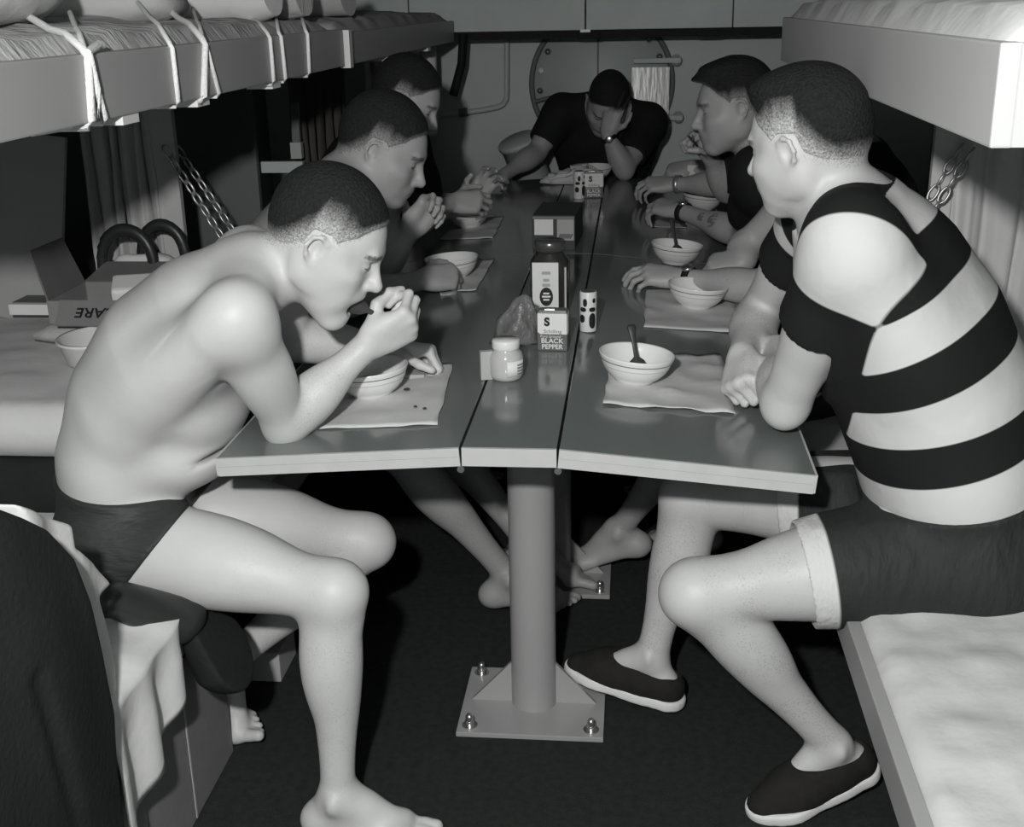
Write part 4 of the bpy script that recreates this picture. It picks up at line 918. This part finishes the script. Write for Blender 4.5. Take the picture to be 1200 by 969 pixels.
# ================================================================== PEOPLE
def build_person(J, label, vox=.0045, skin=.5, bulk=1.0, hairthick=.010, mouth=0, recede=0.0, fade=.055, hs=1.0, chestf=1.0, fuzz=.8, extra=(), handscale=1.0, bare=True, hairdens=1.0):
    lr0, lr1 = nrm(J['hipL']-J['hipR']), nrm(J['shL']-J['shR']); sp = J['spine']; n = len(sp)
    lrs = [nrm(lr0*(1-i/(n-1))+lr1*i/(n-1)) for i in range(n)]
    c = J['head'][0]; HP, R, W = head_prims(c, J['head'][1], J['head'][2], hs, mouth)
    G = {}
    G['torso'] = torso_prims(sp, lrs, J['shL'], J['shR'], J['hipL'], J['hipR'], W(0, -.025, -.055), bulk, chestf)
    G['head'] = HP; P = G['torso']+HP
    for S, sg in (('L', -1), ('R', 1)):
        U, F = arm_prims(J['sh'+S], J['el'+S], J['wr'+S], bulk); T, Sn = leg_prims(J['hip'+S], J['kn'+S], J['an'+S], bulk, J.get('fwd'))
        G['upper'+S], G['fore'+S], G['thigh'+S], G['shin'+S] = U, F, T, Sn
        h = J['hand'+S]; G['hand'+S] = hand_prims(J['wr'+S]+nrm(J['wr'+S]-J['el'+S])*.004, h[0], h[1], sg, **h[2], s=handscale)
        ft = J['foot'+S]; G['foot'+S] = inflate(foot_prims(J['an'+S], ft[0], ft[1], 1.0, ft[2] if len(ft) > 2 else 0, 1 if S == 'R' else -1, J.get('shod', False)), -.006 if J.get('shod') else 0)
        P = P+U+F+T+Sn+G['foot'+S]+G['hand'+S]
    P = P+list(extra)
    # neck muscles
    seg = []
    for S in 'LR': seg += [(J['el'+S], J['wr'+S], fuzz, .08), (J['kn'+S], J['an'+S], fuzz, .11), (J['hip'+S]*.4+J['kn'+S]*.6, J['kn'+S], fuzz*.55, .11)]
    base = (float(sp[0][0][0]), float(sp[0][0][1]), float(sp[0][0][2]))
    o = sdf_object('person', P, vox, J.get('skinmat') or skin_mat('skin', skin), None, dict(hair=with_marks(hair_attr(c, R, hs, fade, recede, dens=hairdens), J.get('marks', ())), fuzz=fuzz_attr(seg)), origin=base)
    tag(o, label, 'person', 'men seated at the mess tables')
    if hairthick: sdf_object('hair', hair_prims(c, R, hs, hairthick, recede, J.get('hair_extra', lambda W: ())(W), HP), min(vox, .0035), skin_mat('cropped_hair', skin, True), o, dict(hair=lambda Q: hair_dens(head_local(Q, c, R, hs), hair_h(head_local(Q, c, R, hs), recede), fade)), smooth=1)
    J.update(G=G, R=R, W=W, lrs=lrs, obj=o)
    return o
def with_marks(fn, marks):
    def g(P):
        o = fn(P)
        for q, r in marks:
            d = np.linalg.norm(P-q, axis=1); o = np.maximum(o, .62*sstep(r, r*.7, d)*(np.sin(P[:, 2]*420)*np.sin((P[:, 0]+P[:, 1])*300) > -.35))
        return o
    return g
HAIRM = mat('dark_hair', .020, .55, .3, tint=GREEN, var=.55, vscale=160, bump=1.0, bscale=380, bdist=.004)
FIST = ((78, 88, 45),)*4; RELAX = ((25, 35, 20), (30, 40, 22), (35, 42, 24), (40, 45, 25)); GRIP = ((55, 75, 40), (60, 78, 40), (65, 80, 42), (68, 80, 45)); FLAT = ((8, 12, 8), (8, 14, 8), (10, 16, 10), (14, 18, 12))
def shirt(J, m, vox, off=.008, sleeve=.55, name='shirt', hem=None, neck=.0, attrs=None, wrin=True, extra_cut=()):
    G = J['G']; sp = J['spine']; ax = nrm(sp[-1][0]-sp[-3][0]); P = []
    for S in 'LR': P = P+inflate(G['upper'+S], off+.004)
    for S in 'LR':
        sh, el = J['sh'+S], J['el'+S]; d = nrm(el-sh); q = sh+(el-sh)*sleeve
        # plane cut only near the arm: subtract a fat capsule below the sleeve end
        P.append(Lm(q+d*.072, q+d*.30, [.072, .072], .006, op=-1))
    P = P+inflate(G['torso'][:-1], off)
    W = J['W']; nd = nrm(W(0, -.025, -.055)-sp[-1][0]); nk = sp[-1][0]+nd*(.016+neck); P.append(Lm(nk, nk+nd*.12, [.066, .085], .006, op=-1)); P.append(Lm(nk+nd*.055, nk+nd*.15, [.10, .11], .01, op=-1))
    if hem is not None: P.append(Pl(*hem))
    P += list(extra_cut)
    return sdf_object(name, P, vox, m, J['obj'], attrs)
def shorts(J, m, vox, leg=.45, off=.009, waist=None, name='shorts', legcut=None, attrs=None):
    G = J['G']; P = inflate([G['torso'][0], G['torso'][1]]+G['torso'][-3:-1], off)
    for S in 'LR': P = P+inflate(G['thigh'+S], off)
    sp = J['spine']; up = nrm(sp[1][0]-sp[0][0])
    P.append(Pl(sp[1][0]-up*.03, up, .004) if waist is None else Pl(*waist))
    if legcut is not None: P += [Pl(*q) for q in legcut]
    else:
        for S in 'LR':
            a, b = J['hip'+S], J['kn'+S]; d = nrm(b-a); q = a+(b-a)*leg; P.append(Lm(q+d*.16, q+d*.40, [.16, .14], .003, op=-1)); P.append(Lm(q-d*.04, q+d*.2, [.075, .07], .003, op=-1))
    return sdf_object(name, P, vox, m, J['obj'], attrs)
def wristwatch(J, S, name='wristwatch', m=None, r=.031, t=.10, face=True):
    a, b = J['el'+S], J['wr'+S]; d = nrm(b-a); q = b-d*.018; u = nrm(np.cross(d, [.3, .2, .9])); v = np.cross(d, u); M_ = np.array([u, v, d]).T
    mm = MB(); mm.lathe([(r, -.009), (r+.003, -.008), (r+.003, .008), (r, .009)], (0, 0, 0), 28, M_)
    h = J['hand'+S][1]; h = nrm(h-np.dot(h, d)*d); oo = None
    mm.v = [tuple(np.array(p)+q-wpos(J['obj'])) for p in mm.v]; oo = mm.build(name, m or RUBBER, J['obj'])
    if face:
        R2 = np.array([nrm(np.cross(d, h)), d, h]).T; R2 = np.array([np.cross(d, h), np.cross(h, np.cross(d, h)), h]).T
        mf = MB(); mf.lathe([(.016, 0), (.016, .006), (.013, .008), (.001, .008)], q+h*(r), 22, R2); mf.v = [tuple(np.array(p)-wpos(J['obj'])) for p in mf.v]; mf.build('watch_face', STEEL, oo)
    return oo

# ---- the bare backed man eating, on the left bunk
J1 = dict(
    hipR=V(-.735, .045, .555), hipL=V(-.755, .235, .550), shR=V(-.445, -.045, 1.020), shL=V(-.535, .315, 1.045),
    spine=[(V(-.765, .14, .575), .112, .158), (V(-.752, .14, .700), .108, .146), (V(-.708, .14, .815), .112, .150), (V(-.640, .14, .905), .115, .160), (V(-.565, .14, .975), .098, .150), (V(-.488, .145, 1.040), .066, .085)],
    elR=V(-.420, .095, .783), wrR=V(-.278, .165, .908), elL=V(-.480, .41, .850), wrL=V(-.310, .47, .822),
    handR=(V(.86, .10, .42), V(.45, -.78, -.30), dict(curls=((62, 95, 50), (66, 98, 50), (70, 98, 50), (72, 98, 50)), thumb=[(.62, .45, -.65), (.85, -.05, -.55), (.7, -.55, -.4)])),
    handL=(V(.95, .1, -.12), V(-.1, .25, .95), dict(curls=GRIP)),
    knR=V(-.318, -.030, .505), knL=V(-.345, .345, .430), anR=V(-.335, -.045, .082), anL=V(-.665, .275, .150),
    footR=(V(1, -.05, 0), V(0, 0, 1)), footL=(V(.72, -.25, -.62), V(.55, 0, .8), .95),
    head=(V(-.322, .135, 1.108), V(.850, .02, -.46), V(.48, .0, .87)))
belly = [El(V(-.640, .14, .715), (.105, .125, .075), None, .04), El(V(-.575, .14, .80), (.07, .12, .06), None, .05), El(V(-.535, .065, .727), (.045, .07, .006), ry(-.25), .012, -1)]
p1 = build_person(J1, 'bare backed man in dark swim trunks lifting a spoon to his open mouth', .0034, .57, 1.0, .012, mouth=1.0, fade=.080, hs=1.0, extra=belly, fuzz=.55)
TRUNK = mat('swim_trunks', .030, .6, .35, tint=GREEN, var=.25, vscale=10, bump=.55, bscale=26, bdist=.008, stretch=(1, 1, 3))
w0 = px(90, 553, Y=.10); w1 = px(272, 577, Y=.10); wn = nrm(np.cross(V(0, 1, 0), w1-w0)); wn = wn if wn[2] > 0 else -wn
l0 = px(146, 690, Y=.0); l1 = px(222, 590, Y=-.03); ln_ = nrm(np.cross(V(0, 1, 0), l1-l0)); ln_ = ln_ if ln_[0] > 0 else -ln_
shorts(J1, TRUNK, .0038, off=.006, waist=(w0, wn, .004), legcut=[(l0, ln_, .006)], name='swim_trunks')
hw = J1['wrR']+nrm(V(.86, .10, .42))*.070; mo = J1['W'](0, .062, -.082); spoon(mo, hw+(hw-mo)*.25+V(0, .02, .0), 'spoon held to the open mouth of the bare backed man')

# ---- the man in the striped shirt, on the right bunk
J5 = dict(
    hipL=V(.800, .105, .550), hipR=V(.800, .305, .550), shL=V(.556, .022, 1.135), shR=V(.572, .415, 1.125),
    spine=[(V(.815, .205, .580), .125, .175), (V(.788, .205, .705), .132, .172), (V(.744, .205, .830), .136, .172), (V(.688, .208, .945), .132, .178), (V(.632, .212, 1.048), .112, .165), (V(.585, .22, 1.130), .078, .10)],
    elL=V(.487, .185, .803), wrL=V(.500, .43, .835), elR=V(.478, .640, .850), wrR=V(.425, .385, .835),
    handL=(V(-.2, .9, -.1), V(.2, 0, .9), dict(curls=RELAX)),
    handR=(V(-.18, -.80, -.35), V(-.60, -.25, .55), dict(curls=((80, 92, 50),)*4, thumb=[(.5, .7, -.5), (.6, .1, -.8), (.3, -.6, -.7)])),
    knL=V(.330, .075, .470), knR=V(.335, .445, .500), anL=V(.605, .120, .130), anR=V(.262, .435, .125),
    footL=(V(-.90, -.38, -.20), V(-.15, -.1, 1)), footR=(V(-.93, .32, .13), V(.13, 0, .99)),
    shod=True,
    head=(V(.498, .215, 1.262), V(-.82, .54, -.17), V(-.20, .02, .98)))
def quiff(W): return (El(W(0, .045, .108), (.05, .055, .024), None, .02),)
J5['hair_extra'] = lambda W: (El(W(0, .030, .104), (.052, .052, .022), J5R, .03),)
J5R = head_prims(*J5['head'])[1]
p5 = build_person(J5, 'man in broad black and white striped shirt leaning his elbow on the table', .0034, .57, 1.08, .014, fade=.090, hs=.99, fuzz=1.0)
def stripes(J):
    sp = J['spine']; pts = np.array([s[0] for s in sp]); L = np.concatenate([[0], np.cumsum(np.linalg.norm(np.diff(pts, axis=0), axis=1))])
    def fn(P):
        best = np.full(len(P), 1e9); val = np.zeros(len(P))
        for i in range(len(pts)-1):
            d = pts[i+1]-pts[i]; l2 = d@d; t = (P-pts[i])@d/l2; tc = np.clip(t, 0 if i else -1.5, 1 if i < len(pts)-2 else 1.6); q = np.linalg.norm(P-pts[i]-tc[:, None]*d, axis=1)
            m = q < best; best = np.where(m, q, best); val = np.where(m, L[i]+tc*(L[i+1]-L[i]), val)
        top = L[-1]; ph = (top+.030-val)/.0785          # bands counted down from the collar
        tone = .5+.5*np.clip(np.sin(np.pi*ph)*6, -1, 1)
        collar = val > top+.030
        tone = np.where(collar, 0, tone)
        nk = sp[-1][0]; nd = nrm(J['W'](0, -.025, -.055)-nk); qn = P-nk; rn = np.linalg.norm(qn-(qn@nd)[:, None]*nd, axis=1)
        tone = np.minimum(tone, .5+.5*np.clip((rn-.076+.0*qn[:, 0])*150, -1, 1)*1.0+1.0*(qn@nd < -.02))
        for S in 'LR':
            sh, el = J['sh'+S], J['el'+S]; lr = J['lrs'][-1]*(1 if S == 'L' else -1); d = nrm(el-sh); dp = nrm(d*.55+lr*.75)
            rel = P-sh; u = rel@dp; a = rel@d; rad = np.linalg.norm(rel-a[:, None]*d, axis=1)
            on = (u > -.040) & (rad < .12) & (a > -.13)
            tn = np.clip((u-.012)*150, -1, 1); tn = np.minimum(tn, np.clip((.088-a)*150, -1, 1)); w_ = np.minimum.reduce([.5+.5*np.clip((u+.040)*150, -1, 1), .5+.5*np.clip((.12-rad)*150, -1, 1), 1.*(a > -.13)]); tone = tone*(1-w_)+(.5+.5*tn)*w_
        return tone
    return fn
STRIPE = attr_mat('striped_jersey', .012, .62, .85, .35, 11)
hp0 = px(965, 548, Y=.0); hem_n = nrm(V(.10, 0, -1))
shirt(J5, STRIPE, .0034, .010, .36, hem=(V(.80, .2, .600), nrm(V(.25, .0, -1)), .004), attrs=dict(tone=stripes(J5)), neck=.004)
SHORT5 = attr_mat('dark_shorts', .028, .64, .7, .7, 16, stretch=(2.5, 1, 1))
def trim5(P):
    o = np.zeros(len(P))
    for S in 'LR':
        a, b = J5['hip'+S], J5['kn'+S]; d = b-a; t = (P-a)@d/(d@d); q = np.linalg.norm(P-a-np.clip(t, 0, 1)[:, None]*d, axis=1); o = np.maximum(o, np.where(q < .15, .5+.5*np.clip((t-.500)*60, -1, 1), 0))
    return o
shorts(J5, SHORT5, .0036, leg=.52, off=.014, waist=(V(.80, .2, .660), nrm(V(-.18, 0, 1)), .004), attrs=dict(tone=trim5))

def shoe(J, S, label):
    fw, up = J['foot'+S][0], J['foot'+S][1]; fw = nrm(fw); up = nrm(np.asarray(up)-np.dot(up, fw)*fw); lat = np.cross(fw, up); R = np.array([lat, fw, up]).T; an = J['an'+S]; sg = 1 if S == 'R' else -1
    o0 = an-up*.098+fw*.035
    def W(x, y, z): return o0+R@np.array([x*sg, y, z])
    up_ = [Lm(W(0, -.078, .036), W(0, -.02, .036), [.043, .043], .03), Lm(W(0, -.02, .036), W(.002, .055, .030), [.046, .049, .045], .03), Lm(W(.002, .050, .026), W(-.003, .122, .014), [.047, .044, .034], .03, R[:, 0], 1.05)]
    cut = [El(W(0, -.032, .088), (.034, .078, .046), R, .008, -1), Lm(W(0, -.08, .12), W(0, .03, .12), [.045, .045], .006, op=-1), Pl(W(0, 0, .016), -up, .003)]
    t = sdf_object('slip_on_shoe', up_+cut, .0034, mat('canvas_dark', .018, .85, .2, tint=WARM, var=.3, vscale=60, bump=.3, bscale=200), J['obj'])
    so = [Lm(W(0, -.082, .008), W(0, 0, .008), [.045, .044], .03), Lm(W(0, -.02, .008), W(.003, .082, .008), [.044, .050], .03), Lm(W(.002, .075, .008), W(-.003, .122, .010), [.050, .038], .03), Pl(W(0, 0, .021), up, .003), Pl(W(0, 0, -.003), -up, .003)]
    b = sdf_object('sole', so, .0034, mat('white_rubber', .74, .6, .3), t)
    g = MB(); tg = [Lm(W(0, .022, .074), W(0, .050, .070), [.018, .014], .01, R[:, 2], .35)]
    sdf_object('tongue', tg, .003, mat('white_rubber', .74), t)
    return t
shoe(J5, 'L', ''); shoe(J5, 'R', '')

# ---- generic seated men
def seated(side, y, head, hdir, hup, elL, wrL, elR, wrR, handL, handR, knL, knR, anL, anR, lean=.10, sh_dy=.19, shz=1.06, foot=None, turn=0.0, xs=.78):
    """side -1: left bunk facing +X; +1: right bunk facing -X"""
    f = -side; lr = V(0, 1, 0) if side < 0 else V(0, -1, 0)          # towards his left hand
    nx = head[0]-f*.10; base = V(nx, head[1]*.5+y*.5, shz+.035); pel = V(side*xs, y, .575)
    def mix(t, b): return pel*(1-t)+base*t+V(-f*b, 0, 0)
    sp = [(pel, .112, .158), (mix(.24, .035), .108, .146), (mix(.46, .050), .112, .150), (mix(.66, .045), .116, .160), (mix(.84, .022), .100, .152), (base, .066, .085)]
    sx = base[0]+f*.035
    J = dict(hipL=pel+lr*.095+V(f*.02, 0, -.02), hipR=pel-lr*.095+V(f*.02, 0, -.02), shL=V(sx, base[1], shz)+lr*sh_dy+V(f*turn, 0, 0), shR=V(sx, base[1], shz)-lr*sh_dy-V(f*turn, 0, 0), spine=sp,
             elL=V(*elL), wrL=V(*wrL), elR=V(*elR), wrR=V(*wrR), handL=handL, handR=handR, knL=V(*knL), knR=V(*knR), anL=V(*anL), anR=V(*anR), head=(V(*head), V(*hdir), V(*hup)), fwd=V(f, 0, 0))
    ft = foot or ((V(f, 0, 0), V(0, 0, 1)), (V(f, 0, 0), V(0, 0, 1))); J['footL'], J['footR'] = ft
    return J
DARKS = mat('dark_shirt', .014, .85, .2, tint=GREEN, var=.25, vscale=12, bump=.45, bscale=24, bdist=.01)
DSHORT = mat('dark_trunks', .025, .75, .2, tint=GREEN, var=.25, vscale=12, bump=.4, bscale=24, bdist=.01)
def P3(u, v, Y): return px(u, v, Y=Y)
# second man on the left: bare shoulders, bowed head
J2 = seated(-1, 1.02, px(452, 176, Y=1.0), (.90, -.05, -.42), (.42, 0, .9), (-.47, 1.20, .83), px(478, 272, Y=1.18), (-.47, .86, .83), (-.345, 1.14, .815),
            (V(.25, .05, .97), V(-.75, .62, .10), dict(curls=((18, 30, 18), (24, 34, 20), (30, 38, 22), (36, 42, 24)), thumb=[(.75, .6, -.15), (.95, .2, -.1), (1, .05, 0)])),
            (V(.82, .50, .0), V(-.15, -.75, .65), dict(curls=GRIP)), (-.37, 1.10, .49), (-.36, .80, .47), (-.055, .985, .125), (-.100, .845, .105), foot=((V(.97, -.08, -.10), V(.1, 0, 1)), (V(.97, .12, -.05), V(.1, 0, 1))))
J2['handL'] = (V(.55, .20, .60), V(-.45, .85, .15), dict(curls=((62, 62, 30), (66, 64, 30), (68, 66, 32), (70, 66, 32)), thumb=[(.5, .9, -.1), (.45, .95, .0), (.4, 1, .0)]))
build_person(J2, 'bare shouldered man with bowed head eating beside the bare backed man', .0045, .36, 1.0, .012, fade=.06, hs=1.04)
shorts(J2, DSHORT, .006, leg=.4)
# third man on the left: dark shirt
J3 = seated(-1, 1.90, px(478, 118, Y=1.75), (.88, -.1, -.45), (.45, 0, .9), (-.48, 2.12, .84), px(552, 236, Y=2.1), (-.50, 1.72, .84), px(528, 238, Y=1.95),
            (V(.55, -.2, .75), V(-.3, .9, .3), dict(curls=((20, 30, 15), (22, 32, 16), (24, 34, 18), (28, 36, 20)), spread=(.1, .05, -.03, -.1))),
            (V(.93, .2, .0), V(-.1, -.8, .55), dict(curls=((35, 40, 25), (40, 45, 25), (45, 50, 28), (50, 50, 30)))), (-.37, 2.05, .49), (-.37, 1.72, .49), (-.40, 2.05, .09), (-.40, 1.72, .09), shz=1.08)
build_person(J3, 'man in dark shirt seated between the bare shouldered man and the drum', .005, .40, 1.0, .012, fade=.05, hs=1.0)
shirt(J3, DARKS, .0055, .010, .75); shorts(J3, DSHORT, .007, leg=.5)
# second man on the right, mostly behind the striped shirt
J6 = seated(1, 1.27, px(962, 138, Y=1.25), (-.92, .05, -.35), (-.34, 0, .94), px(893, 338, Z=.80), px(800, 326, Z=.80), (.52, 1.50, .83), px(872, 304, Y=1.45),
            (V(-.95, .10, .12), V(.05, -.35, .92), dict(curls=((25, 25, 15), (32, 35, 20), (36, 38, 20), (40, 40, 22)), thumb=[(.6, .7, -.35), (.9, .4, -.2), (1, .1, 0)])),
            (V(-.90, -.05, -.05), V(.1, -.45, .88), dict(curls=GRIP)), (.37, .93, .49), (.37, 1.22, .49), (.180, 1.080, .135), (.40, 1.25, .09), foot=((V(-.93, .1, -.28), V(-.28, 0, .95)), (V(-1, 0, 0), V(0, 0, 1))))
build_person(J6, 'man behind the striped shirt whose watch hand reaches past a bowl', .0048, .42, 1.0, .012, hs=1.0)
shirt(J6, DARKS, .006, .010, .30); shorts(J6, DSHORT, .007, leg=.45); wristwatch(J6, 'L')
# third man on the right: spoon raised, white undershirt, tattooed forearm
J7 = seated(1, 1.80, px(858, 126, Y=1.68), (-.97, -.10, -.12), (-.12, 0, .99), px(874, 276, Y=1.78), px(797, 247, Y=2.02), px(853, 222, Y=1.98), px(832, 183, Y=1.86),
            (V(-.75, .60, .10), V(.0, -.40, .90), dict(curls=RELAX)), (V(-.55, -.35, .70), V(.45, .30, .60), dict(curls=FIST, thumb=[(.6, .6, -.4), (.8, .1, -.6), (.6, -.5, -.6)])),
            (.37, 1.62, .49), (.37, 1.95, .49), (.38, 1.62, .09), (.38, 1.95, .09), shz=1.03)
ta, tb_ = J7['elL'], J7['wrL']; J7['marks'] = [(ta+(tb_-ta)*.42+V(-.01, -.03, .015), .030), (ta+(tb_-ta)*.62+V(-.01, -.028, .012), .020), (ta+(tb_-ta)*.06+V(.03, -.01, .05), .02)]
J7R = head_prims(*J7['head'])[1]
J7['hair_extra'] = lambda W: (El(W(0, .070, .082), (.05, .040, .016), J7R, .03), El(W(0, .03, .108), (.055, .05, .016), J7R, .03))
build_person(J7, 'man in dark shirt over white undershirt holding his spoon up', .0045, .36, 1.0, .014, fade=.045, hs=1.06)
shirt(J7, DARKS, .0055, .010, .62, neck=-.012); shirt(J7, mat('white_undershirt', .70, .9, .1), .0055, .004, .3, name='undershirt', neck=.012); shorts(J7, DSHORT, .007, leg=.5); wristwatch(J7, 'L')
spoon(J7['W'](0, .118, -.072), J7['wrR']+nrm(V(-.55, -.35, .70))*.09, 'spoon raised by the man in the dark shirt')
# tattoo on his forearm
# fourth man on the right, only his hands show
J8 = seated(1, 2.62, (.55, 2.62, 1.17), (-.95, .05, -.25), (-.25, 0, .96), (.53, 2.52, .86), px(790, 216, Y=2.62), (.52, 2.95, .84), px(812, 196, Y=2.95),
            (V(-.96, .02, .02), V(.05, -.45, .88), dict(curls=((35, 40, 20), (38, 42, 22), (42, 44, 24), (46, 46, 25)))), (V(-.9, -.1, -.1), V(.1, -.5, .85), dict(curls=GRIP)),
            (.37, 2.48, .49), (.37, 2.80, .49), (.40, 2.48, .09), (.40, 2.80, .09), shz=1.02)
build_person(J8, 'man wearing a bracelet seated between the spoon raiser and the bulkhead', .0055, .40, 1.0, .012, hs=1.0)
shirt(J8, DARKS, .006, .010, .6); shorts(J8, DSHORT, .008, leg=.5); wristwatch(J8, 'L', 'bracelet', CHAIN, face=False)
# the man at the table end, head on his hand
hd = px(712, 122, Y=3.42); pel = V(.06, 3.68, .575); base = V(.075, 3.52, 1.035)
def mx4(t, b): return pel*(1-t)+base*t+V(0, b, 0)
J4 = dict(hipL=V(.155, 3.66, .555), hipR=V(-.035, 3.66, .555), shL=V(.270, 3.49, 1.00), shR=V(-.115, 3.49, 1.045),
          spine=[(pel, .112, .158), (mx4(.24, .035), .110, .148), (mx4(.46, .05), .114, .156), (mx4(.66, .045), .118, .168), (mx4(.84, .022), .102, .162), (base, .066, .085)],
          elL=V(.165, 3.30, .815), wrL=px(712, 158, Y=3.30), elR=px(628, 180, Y=3.38), wrR=px(592, 204, Y=3.18),
          handL=(V(.28, .06, .95), V(-.1, -.92, .15), dict(curls=((10, 15, 10),)*4, spread=(.08, .03, -.02, -.06), thumb=[(.6, .7, -.2), (.9, .3, -.1), (1, .1, 0)])),
          handR=(V(-.6, -.7, -.2), V(0, 0, 1), dict(curls=RELAX)),
          knL=V(.20, 3.28, .50), knR=V(-.10, 3.28, .50), anL=V(.20, 3.32, .09), anR=V(-.10, 3.32, .09), footL=(V(0, -1, 0), V(0, 0, 1)), footR=(V(0, -1, 0), V(0, 0, 1)),
          head=(hd, V(-.10, -.70, -.70), V(.12, -.72, .68)), fwd=V(0, -1, 0))
build_person(J4, 'man in dark shirt at the table end resting his bowed head on his hand', .005, .36, 1.05, .012, hs=1.05)
shirt(J4, DARKS, .0055, .012, .62); shorts(J4, DSHORT, .007, leg=.6); wristwatch(J4, 'L')
ES = MB(); ES.box((.06, 3.72, .225), (.28, .17, .225), bev=.02); tag(ES.build('storage_chest', WALLD), 'grey chest serving as seat below the round hatch', 'chest')

# ================================================================== clothing heap at the lower left, cap
def cloth_sdf(name, prims, m, label, cat, vox=.005, org=None):
    o = sdf_object(name, prims, vox, m, origin=org); return tag(o, label, cat)
def poly_fn(pix, X, x0, x1, rnd=.02, fold=.0, ff=40, ph=0, tilt_=(0, 0)):
    """soft slab: an outline taken in the plane x = X, thick from x0 to x1, with shallow folds"""
    Q = np.array([px(u, v, X=X)[1:] for u, v in pix])
    def fn(Xa, Ya, Za):
        A, B, C_ = np.broadcast_arrays(Xa, Ya, Za); sh = A.shape; y = B.ravel().astype(float); z = C_.ravel().astype(float); x = A.ravel().astype(float)
        d = np.full(len(y), 1e9); inside = np.zeros(len(y), bool); n = len(Q)
        for i in range(n):
            a, b = Q[i], Q[(i+1) % n]; e = b-a; wy, wz = y-a[0], z-a[1]; t = np.clip((wy*e[0]+wz*e[1])/(e@e), 0, 1); d = np.minimum(d, (wy-t*e[0])**2+(wz-t*e[1])**2)
            c = (a[1] > z) != (b[1] > z)
            inside ^= c & (y < (b[0]-a[0])*(z-a[1])/(b[1]-a[1]+1e-12)+a[0])
        d2 = np.sqrt(d)*np.where(inside, -1, 1)+rnd
        xm = (x0+x1)/2; dx = np.abs(x-xm-fold*np.sin(ff*y+6*z+ph)-fold*.6*np.sin(ff*.45*y-9*z+ph*2))-(x1-x0)/2+rnd
        return (np.minimum(np.maximum(d2, dx), 0)+np.sqrt(np.maximum(d2, 0)**2+np.maximum(dx, 0)**2)-rnd).reshape(sh)
    return [Fn(fn, (x0-.02, Q[:, 0].min()-.01, Q[:, 1].min()-.01), (x1+.02, Q[:, 0].max()+.01, Q[:, 1].max()+.01), .01)]
JKO = [(-120, 560), (20, 606), (46, 618), (74, 650), (95, 702), (112, 762), (128, 832), (134, 985), (60, 1100), (-160, 1200)]
jk = poly_fn(JKO, -.56, -.84, -.545, .03, .006, 26, 1)+[Pl(V(-.7, -.6, .496), V(0, 0, -1), .01)]      # heap lying on the bunk
jk += poly_fn(JKO, -.56, -.590, -.535, .02, .006, 26, 1)                                              # front hanging down outside the rail
jk += [Lm(V(-.525, -.66, .70), V(-.520, -.60, .36), [.008, .012, .008], .02, op=-1)]
cloth_sdf('jacket', jk, DARKC, 'dark wool jacket hung over the end of the left bunk', 'jacket', org=(-.70, -.60, .3))
st = poly_fn([(10, 590), (76, 614), (80, 640), (102, 656), (124, 684), (109, 702), (120, 735), (131, 780), (128, 832), (90, 760), (30, 660)], -.605, -.72, -.592, .010, .004, 60, 2)
cloth_sdf('white_shirt', st, SHEET, 'white shirt with pointed collar between jacket and swim trunks', 'shirt', .004, org=(-.70, -.42, .5))
# peaked cap
e0 = px(160, 705, Y=-.16); e1 = px(215, 732, Y=-.09); e2 = px(272, 768, Y=-.06); ax_ = nrm(e2-e1); up_ = nrm(np.cross(ax_, V(0, 1, 0))); 
cv = nrm(np.cross(V(0, 1, 0), ax_)); cv = cv if cv[2] > 0 else -cv
rim = nrm(px(300, 805, Y=-.06)-px(240, 712, Y=-.06))
t = empty('peaked_cap', tuple(e1)); tag(t, 'dark peaked cap wedged under the bare backed man\'s thigh', 'cap')
crown = [Lm(e1+V(0, .03, 0), (px(268, 760, Y=-.03)), [.034, .060, .082], .02, rim, 1.0), Pl(px(268, 760, Y=-.03)+nrm(np.cross(rim, V(0, 1, 0)))*0, nrm(V(rim[2], 0, -rim[0])) if rim[2]*1 > 0 else nrm(V(-rim[2], 0, rim[0])), .006)]
sdf_object('crown', crown, .0035, DARKC, t)
vis = [Lm(px(135, 702, Y=-.15), e1+V(0, .01, 0), [.026, .030, .032], .02, V(.2, .9, .2), 1.6), Lm(px(135, 708, Y=-.13), e1+V(0, .03, -.02), [.020, .025, .028], .01, V(.2, .9, .2), 1.6, op=-1)]
sdf_object('visor', vis, .0035, LEATH, t)
